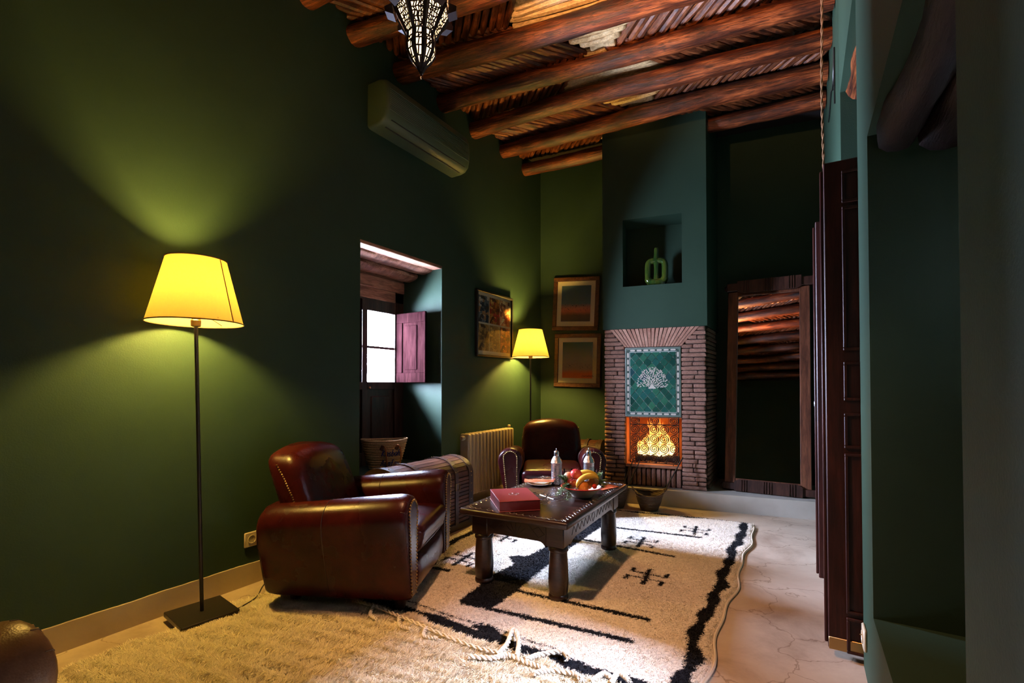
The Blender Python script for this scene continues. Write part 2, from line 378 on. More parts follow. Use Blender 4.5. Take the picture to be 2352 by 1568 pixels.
# left wall with the deep window opening
OY0,OY1,OZ0,OZ1=2.34,3.24,.446,2.16
mb=MB(); mb.box(XL-.55,XL,-1.9,OY0,0,ZC); mb.box(XL-.55,XL,OY1,5.6,0,ZC); mb.box(XL-.55,XL,OY0,OY1,0,OZ0); mb.box(XL-.55,XL,OY0,OY1,OZ1,ZC)
struct('wall_left',mb,M['wall'],'long dark green plaster wall with a deep window opening')
def wavy_strip(x0,x1,ya,yb,z0,z1,n=420,amp=.0009):
    mb=MB(); rings=[]
    for i in range(n+1):
        y=ya+(yb-ya)*i/n; zz=z1+amp*(math.sin(i*.31)+math.sin(i*.13+1)+1.6*random.uniform(-.6,.6))
        rings.append([(x0,y,z0),(x1,y,z0),(x1,y,zz),(x0,y,zz)])
    return mb.loft(rings)
struct('baseboard_left',wavy_strip(XL-.01,XL+.012,-1.9,4.9,0,.118),M['plinth'],'ochre lime skirting band along the green wall')
# back wall (not quite square to the side walls)
bw=MB().box(-.3,3.3,0,.3,0,ZC)
tag(bw.build('wall_back',M['wall'],loc=(-2.68,5.084,0),rot=(0,0,R(9)),smooth=False),'dark green end wall behind the chimney and mirror',kind='structure')
mb=MB(); mb.box(XL-.55,1.0,-1.98,-1.8,0,ZC); struct('wall_near',mb,M['wall'],'green wall behind the viewpoint')
# right wall: window recess, pier, doorway, far stretch
RY0,RY1,RZ0,RZ1=.945,2.05,.325,1.985; DY0,DY1,DZ=2.385,3.30,2.80
mb=MB(); mb.box(XR,.75,-1.9,RY0,0,ZC); mb.box(XR,.75,RY0,RY1,0,RZ0); mb.box(XR,.75,RY0,RY1,RZ1,ZC)
mb.box(XR,.75,RY1,DY0,0,ZC); mb.box(XR,.75,DY0,DY1,DZ,ZC); mb.box(XR,.75,DY1,5.8,0,ZC); mb.box(.75,.82,DY0-.1,DY1+.1,-.02,DZ+.1)
wr=struct('wall_right',mb,M['wall'],'green plaster wall with a window recess and a doorway')
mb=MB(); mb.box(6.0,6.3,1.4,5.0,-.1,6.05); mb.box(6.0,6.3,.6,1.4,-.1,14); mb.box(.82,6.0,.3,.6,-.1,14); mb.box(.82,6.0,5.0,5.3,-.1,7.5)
tag(mb.build('wall_blocker_right',M['blocker'],smooth=False),'unseen dark walls added to shape daylight, as a courtyard outside the right window',kind='structure')  # unseen walls added to shape the daylight patch on the floor
tag(MB().box(.82,6.0,.3,5.3,-.1,-.05).build('floor_blocker_right',M['blocker'],smooth=False),'unseen dark ground added to cut daylight, under the courtyard outside',kind='structure')  # unseen ground added to hide the bright sky below the window
tag(MB().box(-6.6,-6.1,3.2,5.15,-.5,5.5).build('wall_blocker_left',M['blocker'],smooth=False),'unseen dark wall added to block some daylight outside the left window',kind='structure')  # unseen wall added to keep left-window daylight off the near right wall
# logs over the window recess and the doorway
def logmesh(L,r,seg=26,n=12,wob=.010,taper=0.0,bend=0.0,seed=0):
    rg=random.Random(seed); mb=MB(); pts=[]; rad=[]; ph=[rg.uniform(0,6) for _ in range(6)]
    for i in range(seg+1):
        t=i/seg; pts.append((L*t, wob*math.sin(ph[0]+t*5)+.6*wob*math.sin(ph[1]+t*11)+bend*math.sin(PI*t), wob*.7*math.sin(ph[2]+t*6)))
        rad.append(r*(1+taper*(t-.5)+.045*math.sin(ph[3]+t*8)+.03*math.sin(ph[4]+t*17)+rg.uniform(-.015,.015)))
    P=MB().tube(pts,rad,n); 
    P.v=[(x,y+ .035*r*math.sin(x*23+z*90),z+.035*r*math.sin(x*19+y*70)) for x,y,z in P.v]
    return P
for k,(x,z,r_) in enumerate([(.285,1.955,.058),(.40,1.935,.062),(.53,1.93,.06),(.655,1.94,.055)]):
    logmesh(1.02,r_,seed=40+k).build('lintel_log',M['shadelog'],wr,loc=(x,1.0,z),rot=(0,0,R(90)))
for k,(x,z,r_) in enumerate([(.30,2.79,.062),(.44,2.77,.065),(.60,2.78,.06)]):
    logmesh(.88,r_,seed=50+k).build('lintel_log',M['beam'],wr,loc=(x,DY0+.02,z),rot=(0,0,R(90)))
# window in the right recess
wn=thing('window_2','tall glazed window deep in the right wall recess','window'); del wn['category']; tag(wn,kind='structure')
mb=MB(); x0,x1=.70,.745; y0,y1,z0,z1=RY0,RY1,RZ0,RZ1; zm=1.20
mb.box(x0,x1,y0,y0+.05,z0,z1).box(x0,x1,y1-.05,y1,z0,z1).box(x0,x1,y0+.05,y1-.05,zm-.05,zm+.04).box(x0,x1,y0+.05,y1-.05,z1-.1,z1).box(x0,x1,1.475,1.52,zm+.04,z1-.1)
mb.build('frame',M['darkwood'],wn,smooth=False)
for a,b in ((y0+.05,1.475),(1.52,y1-.05)): MB().box(.722,.726,a,b,zm+.04,z1-.1).build('pane',M['pane'],wn,smooth=False)
for a,b in ((y0+.05,1.497),(1.499,y1-.05)):
    o=MB().box(.705,.74,a,b,z0,zm-.05).build('light_cut_panel',M['darkwood'],wn,smooth=False); MB().cbox(.695,.708,a+.06,b-.06,z0+.08,zm-.12,.006).build('raised_field',M['darkwood'],o)  # panels added to cut the daylight through the lower window

# ------------------------------------------------------------------ ceiling: boards, logs, herringbone sticks
ceil=struct('ceiling',MB().box(XL-.55,1.0,-1.98,5.8,ZC,ZC+.08),M['joist_dark'],'timber ceiling of varnished logs with herringbone sticks between')
BL=[-1.30,-.86,-.42,.02,.50,.98,1.43,1.88,2.27,2.706,3.235,3.71,4.234,4.697]
BRt=[-.92,-.46,-.0,.45,.93,1.42,1.90,2.35,2.80,3.22,3.643,4.014,4.449,4.882]
BZ=[3.58]*7+[3.595,3.588,3.570,3.594,3.568,3.588,3.578]
BLd=dict(zip(range(14),BL))
X0b,X1b=XL-.02,.19
for k,(ya,yb) in enumerate(zip(BL,BRt)):
    L=math.hypot(X1b-X0b,yb-ya); r_=.073+.006*math.sin(k*2.3)
    bend={10:.02,11:-.06,12:-.02,9:.015}.get(k,.01*math.sin(k))
    logmesh(L,r_,40,16,.012,.10*math.sin(k*1.7),bend,100+k).build('ceiling_beam',M['beam'],ceil,loc=(X0b,ya,BZ[k]),rot=(0,0,math.atan2(yb-ya,X1b-X0b)))
def stickmesh(seed):
    rg=random.Random(seed); mb=MB(); pts=[];rad=[]; ph=rg.uniform(0,6)
    for t,s in ((-.5,.45),(-.485,.8),(-.42,1),(-.2,1.02),(0,.97),(.2,1.03),(.42,1),(.485,.8),(.5,.45)):
        pts.append((t,.006*math.sin(ph+t*5),.004*math.sin(ph*2+t*6))); rad.append(.0255*s*(1+rg.uniform(-.06,.06)))
    return mb.tube(pts,rad,8).mesh('ceiling_stick')
SM=[stickmesh(i) for i in range(4)]
for me in SM: me.materials.append(M['stick'])
PM=[]
for i in range(2):
    me=stickmesh(20+i); me.name='pale_ceiling_stick'; me.materials.append(M['pale']); PM.append(me)
def yb_at(k,x): t=(x-X0b)/(X1b-X0b); return BL[k]+(BRt[k]-BL[k])*t
far=MB()
def place_stick(name,meshes,p,q,z,thick,joined):
    d=Vector((q[0]-p[0],q[1]-p[1],0)); L=d.length; me=random.choice(meshes)
    Mx=Matrix.Translation(((p[0]+q[0])/2,(p[1]+q[1])/2,z))@Matrix.Rotation(math.atan2(d.y,d.x),4,'Z')@Matrix.Rotation(random.uniform(0,6),4,'X')@Matrix.Diagonal((L,thick,thick,1))
    if joined:
        far.add([Mx@v.co for v in me.vertices],[tuple(f.vertices) for f in me.polygons])
    else:
        o=obj(name,me,None,ceil); o.matrix_local=Mx
npart=0
for k in range(1,13):
    joined=k<8; s=1 if k%2==1 else -1        # direction of the left half
    bay=(BL[k+1]-BL[k]); dx=.85*bay; xc=-1.30+.04*math.sin(k*3)
    sp=.066 if k<9 else .058; gap=.09
    for side in (-1,1):
        sg=s if side<0 else -s
        x=X0b+.03-dx*.85 if side<0 else xc+gap
        while True:
            # near-end x and far-end x
            if sg>0: xn,xf=x,x+dx
            else: xn,xf=x+dx,x
            if side<0 and max(xn,xf)>xc-gap: break
            if side>0 and min(xn,xf)>X1b-.02: break
            j=random.uniform(-.012,.012)
            th=random.uniform(.85,1.12)*(1.15 if (side>0 and k in (9,10)) else 1.0)
            p=(xn+j,yb_at(k,xn)-.02); q=(xf+j*.5,yb_at(k+1,xf)+.02)
            if p[0]>X1b+.05 or q[0]>X1b+.05:   # clip at the right wall
                t=(X1b-min(p[0],q[0]))/max(1e-6,abs(q[0]-p[0]))
                if t<.25: break
                if q[0]>p[0]: q=(p[0]+(q[0]-p[0])*t,p[1]+(q[1]-p[1])*t)
                else: p=(q[0]+(p[0]-q[0])*t,q[1]+(p[1]-q[1])*t)
            if min(p[0],q[0])<X0b+.015:      # clip at the left wall
                t=(max(p[0],q[0])-X0b-.015)/max(1e-6,abs(q[0]-p[0]))
                if q[0]<p[0]: q=(p[0]+(q[0]-p[0])*t,p[1]+(q[1]-p[1])*t)
                else: p=(q[0]+(p[0]-q[0])*t,q[1]+(p[1]-q[1])*t)
            place_stick('ceiling_stick',SM,p,q,3.695+random.uniform(-.006,.006),th,joined)
            npart+=not joined
            x+=sp*random.uniform(.9,1.12)*(1.25 if (side>0 and k in (9,10)) else 1.0)
    # pale peeled sticks filling the open triangle, laid along the logs
    nrow=8
    for i in range(nrow):
        t=(i+.5)/nrow; half=dx*(1-t if s>0 else t)+gap-.02
        if half<.05: continue
        y0_=yb_at(k,xc); y1_=yb_at(k+1,xc); y=y0_+(y1_-y0_)*t; sl=(yb_at(k,xc+.1)-yb_at(k,xc))/.1
        if joined: continue
        place_stick('pale_ceiling_stick',PM,(xc-half,y-sl*half),(xc+half,y+sl*half),3.704,1.25,False); npart+=1
far.build('far_ceiling_sticks',M['stick'],ceil,kind='stuff')
print('sticks',npart)

# ------------------------------------------------------------------ window_1: half-glazed wooden door with shutters in the left wall
w1=thing('window_1','dark wooden half-glazed door with open shutters in the left wall recess','window'); del w1['category']; tag(w1,kind='structure')
fx0,fx1=-3.20,-3.13
mb=MB(); mb.cbox(fx0,fx1,OY0,2.45,OZ0,2.05).cbox(fx0,fx1,3.133,OY1,OZ0,2.05).cbox(fx0,fx1,2.45,3.133,1.756,1.86).cbox(fx0,fx1,2.76,2.816,OZ0,1.756).cbox(fx0,fx1,2.45,2.76,1.085,1.151).cbox(fx0,fx1,2.816,3.133,1.085,1.151)
mb.cbox(fx0,fx1,2.45,2.76,OZ0,.56).cbox(fx0,fx1,2.816,3.133,OZ0,.56); mb.build('frame',M['darkwood'],w1,angle=30)
for a,b in ((2.45,2.76),(2.816,3.133)):
    MB().cbox(fx0+.015,fx1-.012,a,b,1.437,1.459).build('glazing_bar',M['darkwood'],w1)
    for z0,z1 in ((1.151,1.437),(1.459,1.756)): MB().box(-3.167,-3.163,a,b,z0,z1).build('pane',M['pane'],w1,smooth=False)
    p=MB().box(fx0+.02,fx1-.02,a,b,.56,1.085).build('door_panel',M['darkwood'],w1,smooth=False)
    MB().cbox(fx1-.03,fx1-.008,a+.05,b-.05,.62,1.03,.01).build('raised_field',M['darkwood'],p,angle=30)
MB().box(fx0,fx1-.005,OY0,OY1,2.04,OZ1).build('head_filler',M['lintel'],w1,smooth=False)
for i,(z0,z1) in enumerate(((1.86,1.958),(1.955,2.06))): MB().cbox(fx0,fx1+.012*i,OY0,OY1,z0,z1,.006).build('head_board',M['lintel'],w1)
MB().cbox(-2.80,XL+.001,OY0-.01,OY1+.01,2.138,2.168,.008).build('lintel_plank',M['lintel'],w1)
for i,(x,z,r_) in enumerate(((-2.885,2.150,.100),(-3.055,2.105,.100))):
    lg=logmesh(OY1-OY0+.03,r_,24,14,.006,0,0,70+i); lg.v=[(a,b,c*.42) for a,b,c in lg.v]; lg.build('lintel_log',M['lintel'],w1,loc=(x,OY0-.015,z),rot=(0,0,R(90)))
def shutter(y,sgn,ang):
    s=MB(); W=.355; t=.022; z0,z1=1.146,1.762
    s.cbox(0,W,-t,0,z0,z0+.085,.003).cbox(0,W,-t,0,z1-.085,z1,.003).cbox(0,.075,-t,0,z0+.085,z1-.085,.003).cbox(W-.075,W,-t,0,z0+.085,z1-.085,.003)
    o=s.build('shutter',M['shutter'],w1,loc=(fx1+.004,y,0),rot=(0,0,ang),angle=30)
    MB().cbox(.075,W-.075,-t+.007,-.007,z0+.085,z1-.085,.002).cbox(.098,W-.098,-t+.002,-.002,z0+.108,z1-.108,.008).build('shutter_panel',M['shutter'],o,angle=30)
    return o
shutter(3.165,1,R(-2)); shutter(2.425,-1,R(3))
MB().sphere((-3.115,2.828,1.10),.011).build('knob',M['brass'],w1)

# ------------------------------------------------------------------ door leaves in the right-hand doorway
def leaf(name,label,y0,y1,x0,x1,face):
    d=thing(name,label,'door'); del d['category']; tag(d,kind='structure')
    H0,H1=.035,2.055
    MB().cbox(x0,x1,y0,y1,H0,H1,.004).build('leaf',M['redwood'],d,angle=30)
    s=MB(); yf=y0 if face<0 else y1
    for z0,z1 in ((1.885,1.995),(1.275,1.845),(1.07,1.205),(.875,.995),(.205,.83),(.045,.165)):
        for a,b in ((x0+.075,x1-.075),):
            s=MB()
            for (p0,p1,q0,q1) in ((a-.012,a,z0,z1),(b,b+.012,z0,z1),(a-.012,b+.012,z0-.012,z0),(a-.012,b+.012,z1,z1+.012)):
                s.cbox(p0,p1,yf+face*.010,yf,q0,q1,.002)
            s.build('panel_moulding',M['redwood'],d,angle=30)
    MB().cbox(x0-.012,x0,y0+.006,y1-.006,H0+.02,H1-.03,.003).build('edge_bead',M['redwood'],d)
    return d
d1=leaf('door_1','dark red panelled door leaf standing open beside the green pier',2.392,2.436,.082,.60,-1)
MB().cbox(.084,.60,2.386,2.392,.035,.085,.002).build('kick_strip',M['brass'],d1)
d2=leaf('door_2','red-brown door leaf seen edge-on at the far side of the doorway',3.225,3.27,.070,.60,-1)
MB().cbox(.056,.070,3.235,3.262,1.00,1.03,.002).build('latch',plain('bright_latch',(.7,.72,.75),.3,.8),d2)

# ------------------------------------------------------------------ chimney breast and fireplace
CA=(-1.676,4.532,0); CR=R(9.8); LW=.9327; SL=.17   # SL: the right flank leans back parallel to the side wall
def flank(x,y): return x+SL*y
ch=MB(); zb=1.672; zt=ZC; n0,n1,nz0,nz1=.182,.729,2.085,2.742; D=.80
ch.prism([(-.015,0),(n0,0),(n0,D),(-.015,D)],zb,zt); ch.prism([(n1,0),(LW+.012,0),(flank(LW+.012,D),D),(n1,D)],zb,zt)
ch.prism([(n0,0),(n1,0),(n1,D),(n0,D)],zb,nz0); ch.prism([(n0,0),(n1,0),(n1,D),(n0,D)],nz1,zt); ch.prism([(n0,.32),(n1,.32),(n1,D),(n0,D)],nz0,nz1)
tag(ch.build('wall_chimney',M['wall'],loc=CA,rot=(0,0,CR),smooth=False),'green plastered chimney breast with a square niche',kind='structure')
fp=thing('fireplace','rose brick fireplace with a fan of bricks over a green tile panel','fireplace',CA,(0,0,CR))
P0,P1=.203,.716; fb0,fb1=.362,.822
co=MB(); e=.012
co.prism([(e,e),(P0-.006,e),(P0-.006,.78),(e,.78)],.15,zb); co.prism([(P1+.006,e),(LW-e,e),(flank(LW-e,.78),.78),(P1+.006,.78)],.15,zb)
co.prism([(P0-.006,e),(P1+.006,e),(P1+.006,.78),(P0-.006,.78)],fb1,zb-.002); co.prism([(P0-.006,.06),(P1+.006,.06),(P1+.006,.78),(P0-.006,.78)],.15,.335)
co.build('brick_core',M['mortar'],fp,smooth=False)
mb=MB(); mb.box(P0-.004,P1+.004,.46,.50,.335,fb1).box(P0-.02,P0,.06,.48,.335,fb1).box(P1,P1+.02,.06,.48,.335,fb1).box(P0,P1,.02,.48,fb1-.012,fb1+.002)
mb.build('firebox_lining',M['firebrick'],fp,smooth=False)
MB().cbox(P0-.002,P1+.002,-.004,.48,.335,fb0,.004).build('hearth_shelf',M['firebrick'],fp)
def brickmesh(seed):
    rg=random.Random(seed); b=MB().cbox(-.5,.5,-.5,.5,-.5,.5,.09)
    b.v=[(x+rg.uniform(-.03,.03),y+rg.uniform(-.05,.05),z+rg.uniform(-.05,.05)) for x,y,z in b.v]
    me=b.mesh('brick',True,50); me.materials.append(M['brick']); return me
BM=[brickmesh(i) for i in range(8)]
def brick(x0,x1,y0,y1,z0,z1,rot=(0,0,0)):
    return obj('brick',random.choice(BM),None,fp,((x0+x1)/2,(y0+y1)/2,(z0+z1)/2),(rot[0]+R(random.uniform(-1,1)),rot[1]+R(random.uniform(-1.2,1.2)),rot[2]),scale=(x1-x0,y1-y0,z1-z0))
nc=37; hc=(zb-.15)/nc; nb=0
for i in range(nc):
    z0=.15+i*hc+.004; z1=z0+hc-.009; zm=(z0+z1)/2
    lim=0 if zm<1.49 else (zm-1.49)/.18
    for side in (0,1):
        a,b=(0,P0-.004-lim*.135) if side==0 else (P1+.004+lim*.135,LW)
        cut=[]
        if b-a>.15: cut=[a+(b-a)*(.5+random.uniform(-.05,.05))] if i%3 else []
        if i%5==1 and b-a>.15: cut=[a+(b-a)*random.choice((.32,.66))]
        ed=[a]+cut+[b]
        for p,q in zip(ed[:-1],ed[1:]):
            o_=random.uniform(-.006,.004); brick(p+.003,q-.003,-.008+o_,.06+o_,z0,z1); nb+=1
    # right flank, seen very obliquely
    if True:
        o=brick(0,1,0,1,z0,z1); o.scale=(.05,.52,z1-z0); yy=.34; o.location=(flank(LW,yy)-.018+random.uniform(-.006,.004),yy,zm); o.rotation_euler=(0,0,-math.atan(SL)); nb+=1
# fan of bricks over the panel
NF=21
for i in range(NF):
    t=(i+.5)/NF; xb=P0-.005+(P1-P0+.01)*t; xt=.055+(.878-.055)*t; wb=(P1-P0)/NF*random.uniform(.78,.90); wt=.823/NF*random.uniform(.74,.84); z0,z1=1.492,zb-.004
    y0=-.010+random.uniform(-.004,.004)
    vv=[(xb-wb/2,y0,z0),(xb+wb/2,y0,z0),(xt+wt/2,y0,z1),(xt-wt/2,y0,z1),(xb-wb/2,.05,z0),(xb+wb/2,.05,z0),(xt+wt/2,.05,z1),(xt-wt/2,.05,z1)]
    vv=[(a-xb,b,c-1.58) for a,b,c in vv]
    bb=MB().add(vv,[(0,1,2,3),(4,7,6,5),(0,4,5,1),(1,5,6,2),(2,6,7,3),(3,7,4,0)]); bb.build('brick',M['brick'],fp,loc=(xb,0,1.58),smooth=False); nb+=1
# upright bricks under the hearth shelf
for i in range(11):
    x0=P0+.012+i*.0455; brick(x0,x0+.036,.03+random.uniform(-.008,.008),.09,.155,.325+random.uniform(-.008,.004)); nb+=1
print('bricks',nb)
# glazed tile panel
tp=MB().cbox(P0,P1,-.004,.03,fb1,1.484,.003).build('tile_panel',M['grout'],fp)
MB().box(P0+.004,P1-.004,-.006,0,fb1+.004,fb1+.014).box(P0+.004,P1-.004,-.006,0,1.470,1.480).box(P0+.004,P0+.014,-.006,0,fb1+.014,1.470).box(P1-.014,P1-.004,-.006,0,fb1+.014,1.470).build('edge_strip',plain('grey_green_edge',(.10,.15,.12),.4),tp,smooth=False)
MB().box(P0+.016,P1-.016,-.0045,0,fb1+.016,fb1+.040).box(P0+.016,P1-.016,-.0045,0,1.444,1.468).box(P0+.016,P0+.040,-.0045,0,fb1+.040,1.444).box(P1-.040,P1-.016,-.0045,0,fb1+.040,1.444).build('border_ground',plain('border_dark_green',(.07,.11,.09),.4),tp,smooth=False)
def hexa(cx,cz,L,W,vert):
    l,w_=L/2,W/2; k=w_*.9; pts=[(-l,0),(-l+k,w_),(l-k,w_),(l,0),(l-k,-w_),(-l+k,-w_)]
    if vert: pts=[(b,a) for a,b in pts]
    s=MB().xprism([(a,b) for a,b in pts],-.007,0)
    return s.build('border_tile',M['ivory_tile'],tp,loc=(cx,0,cz),smooth=False)
bx0,bx1,bz0,bz1=P0+.027,P1-.027,fb1+.027,1.484-.027
nx=7; nz=9
for i in range(nx):
    cx=bx0+.012+(bx1-bx0-.024)*(i+.5)/nx; L=(bx1-bx0-.024)/nx*.80
    hexa(cx,bz0,L,.015,False); hexa(cx,bz1,L,.015,False)
for i in range(nz):
    cz=bz0+.012+(bz1-bz0-.024)*(i+.5)/nz; L=(bz1-bz0-.024)/nz*.80
    hexa(bx0,cz,L,.015,True); hexa(bx1,cz,L,.015,True)
mx=MB()
for i in range(nx+1):
    cx=bx0+.012+(bx1-bx0-.024)*i/nx
    for z in (bz0,bz1): mx.tube([(cx-.009,-.005,z-.009),(cx+.009,-.005,z+.009)],.0016,4).tube([(cx-.009,-.005,z+.009),(cx+.009,-.005,z-.009)],.0016,4)
for i in range(nz+1):
    cz=bz0+.012+(bz1-bz0-.024)*i/nz
    for x in (bx0,bx1): mx.tube([(x-.009,-.005,cz-.009),(x+.009,-.005,cz+.009)],.0016,4).tube([(x-.009,-.005,cz+.009),(x+.009,-.005,cz-.009)],.0016,4)
mx.build('border_lines',plain('dark_green_line',(.03,.06,.05),.4),tp,kind='stuff')
# diamond tiles clipped to the inner rectangle
ix0,ix1,iz0,iz1=P0+.046,P1-.046,fb1+.046,1.484-.046
def clip(poly,ax,lim,keep_less):
    out=[]
    for i in range(len(poly)):
        a=poly[i]; b=poly[(i+1)%len(poly)]; ia=(a[ax]<=lim)==keep_less or a[ax]==lim; ib=(b[ax]<=lim)==keep_less or b[ax]==lim
        if ia: out.append(a)
        if ia!=ib:
            t=(lim-a[ax])/(b[ax]-a[ax]); out.append((a[0]+(b[0]-a[0])*t,a[1]+(b[1]-a[1])*t))
    return out
hx=.0385; hz=.046
for r_ in range(-1,26):
    for c_ in range(-1,12):
        cx=ix0+c_*2*hx+(hx if r_%2 else 0)+.01; cz=iz0+r_*hz+.012
        k=.93; poly=[(cx-hx*k,cz),(cx,cz+hz*k),(cx+hx*k,cz),(cx,cz-hz*k)]
        for ax,lim,kl in ((0,ix0,False),(0,ix1,True),(1,iz0,False),(1,iz1,True)):
            poly=clip(poly,ax,lim,kl)
            if len(poly)<3: break
        if len(poly)<3: continue
        mx_=sum(p[0] for p in poly)/len(poly); mz_=sum(p[1] for p in poly)/len(poly)
        MB().xprism([(a-mx_,b-mz_) for a,b in poly],-.0075+random.uniform(-.0007,.0007),0).build('tile',M['tile'],tp,loc=(mx_,0,mz_),smooth=False)
# ivory tree of life
tr=MB(); yb_=-.0105; cx,cz=(ix0+ix1)/2-.005,1.105
def leaf_at(x,z,a,l,w_):
    ca,sa=math.cos(a),math.sin(a); pts=[(-l/2,0),(-l*.1,w_/2),(l/2,0),(-l*.1,-w_/2)]
    tr.xprism([(x+p*ca-q*sa,z+p*sa+q*ca) for p,q in pts],yb_,-.006)
tr.xprism([(cx-.038,cz-.015),(cx+.038,cz-.015),(cx,cz+.03)],yb_,-.006)
rg=random.Random(5); placed=[]
for k in range(900):
    a=rg.uniform(0,PI); rr=math.sqrt(rg.uniform(.05,1)); x=cx+.142*rr*math.cos(a)*(1.0); z=cz+.0+.190*rr*math.sin(a)
    if math.hypot((x-cx),(z-cz)*.8)<.03 or any(math.hypot(x-p,z-q)<.0135 for p,q in placed): continue
    placed.append((x,z)); leaf_at(x,z,math.atan2(z-cz+.02,x-cx)+rg.uniform(-.6,.6),rg.uniform(.017,.026),rg.uniform(.010,.014))
for a in (20,45,70,90,112,135,160):
    tr.tube([(cx,yb_+.002,cz+.01),(cx+.08*math.cos(R(a)),yb_+.002,cz+.105*math.sin(R(a)))],.0022,4)
tr.build('tree_inlay',M['ivory_tile'],tp,kind='stuff',smooth=False)
# fire screen of wrought iron scrolls
fs=thing('fire_screen','wrought iron scroll fire screen standing in front of the flames','fire screen',CA,(0,0,CR))
sx0,sx1,sz0,sz1=.243,.692,.378,.745; ys=.022
cw=(sx1-sx0)/5; chh=(sz1-sz0)/4
mb=MB(); 
for p,q in (((sx0,sz0),(sx1,sz0)),((sx1,sz0),(sx1,sz1)),((sx1,sz1),(sx0,sz1)),((sx0,sz1),(sx0,sz0)),((sx0,sz1),(sx0,.822)),((sx1,sz1),(sx1,.822))): mb.tube([(p[0],ys,p[1]),(q[0],ys,q[1])],.0045,6)
mb.tube([(sx0+.05,ys,sz0),(sx0+.05,ys-.02,fb0+.003)],.004,6).tube([(sx1-.05,ys,sz0),(sx1-.05,ys-.02,fb0+.003)],.004,6)
mb.build('screen_frame',M['iron'],fs)
for i in range(1,5): MB().tube([(sx0+cw*i,ys,sz0),(sx0+cw*i,ys,.82)],.0024,6).build('bar',M['iron'],fs)
for i in range(1,4): MB().tube([(sx0,ys,sz0+chh*i),(sx1,ys,sz0+chh*i)],.0024,6).build('bar',M['iron'],fs)
pts=[]
for i in range(46):
    t=i/45; a=-PI/2+t*TAU*2.4; r_=.0405*(1-t)**.75+.003; pts.append((r_*math.cos(a),0,r_*math.sin(a)*1.02))
sm_=MB().tube(pts,.0040,6).mesh('scroll'); sm_.materials.append(M['iron'])
for i in range(5):
    for j in range(5):
        z=sz0+chh*(j+.5)
        if j==4:
            if i in (1,3): continue
            z=sz1+.036
        obj('scroll',sm_,None,fs,(sx0+cw*(i+.5),ys+.001,z),scale=(1,1,1 if j<4 else .8))
# fire: logs and flames
def place_local(x,y,z): 
    c,s=math.cos(CR),math.sin(CR); return (CA[0]+x*c-y*s,CA[1]+x*s+y*c,z)
M['char']=plain('charred_log',(.030,.016,.010),.9,bump=.8,bscale=40)
for k,(x,y,z,a,L,lab) in enumerate(((.27,.20,.400,8,.30,'charred log lying at the front of the fire'),(.42,.27,.405,-14,.28,'charred log lying behind the front log in the fire'),(.33,.235,.465,30,.24,'charred log laid across the two logs in the fire'))):
    o=logmesh(L,.034,14,10,.006,0,0,200+k).build('fire_log',M['char'],loc=place_local(x,y,z),rot=(0,0,CR+R(a))); tag(o,lab,'log','logs in the fire')
fl=thing('fire','tall orange flames burning behind the scroll fire screen','fire',place_local(.46,.24,.43),(0,0,CR))
for k,(x,y,w_,h,ln) in enumerate(((-.15,0,.07,.16,.01),(-.10,.03,.085,.22,-.01),(-.04,-.01,.10,.34,.012),(.03,.02,.095,.37,-.012),(.09,.0,.09,.33,.01),(.14,.02,.07,.22,.01),(.02,-.05,.09,.22,-.02),(-.02,.05,.09,.36,.02),(.085,-.04,.07,.20,0.0),(-.09,-.04,.07,.15,0))):
    m_=MB(); prof=[]
    pts=[(x+ln*math.sin(t*5)*t*2+ .010*math.sin(t*9+k),y,t*h) for t in np.linspace(0,1,9)]
    rad=[w_*.5*q for q in (.7,.95,1,.92,.75,.58,.40,.22,.03)]
    m_.tube(pts,rad,10); m_.build('flame',M['flame'],fl)
ld=bpy.data.lights.new('fire_glow','POINT'); ld.energy=4.5; ld.color=(1,.36,.07); ld.shadow_soft_size=.07
lo=bpy.data.objects.new('fire_glow',ld); C.objects.link(lo); lo.parent=fl; lo.location=(0,-.02,.22)
# ================================================================== rugs
def fbm(x,y,s,seed=0):
    r_=np.zeros_like(x); g=np.random.default_rng(seed)
    for o_ in range(4):
        a=g.uniform(0,TAU,6); k=s*2**o_
        r_+= (np.sin(x*k*np.cos(a[0])+y*k*np.sin(a[0])+a[1])*np.sin(x*k*np.cos(a[2])-y*k*np.sin(a[2])+a[3]))/1.7**o_
    return r_*.6
def inpoly(x,y,poly):
    ins=np.zeros(x.shape,bool); n=len(poly)
    for i in range(n):
        x1,y1=poly[i]; x2,y2=poly[(i+1)%n]
        c=((y1>y)!=(y2>y))&(x<(x2-x1)*(y-y1)/(y2-y1+1e-12)+x1); ins^=c
    return ins
RX0,RX1,RYn,RYf=-2.22,-.335,1.715,4.225
BAND=[(-1.516,1.968),(-1.559,2.346),(-1.539,2.559),(-1.640,2.655),(-1.535,2.734),(-1.515,2.986),(-1.56,3.15),(-1.64,3.25),(-1.54,3.33),(-1.53,3.75),(-1.44,3.85),(-1.35,3.75),(-1.36,2.934),(-1.353,2.697),(-1.326,2.25),(-1.325,2.168),(-1.324,2.012)]
def rug_far(x): return 4.165+.10*(x+1.2)
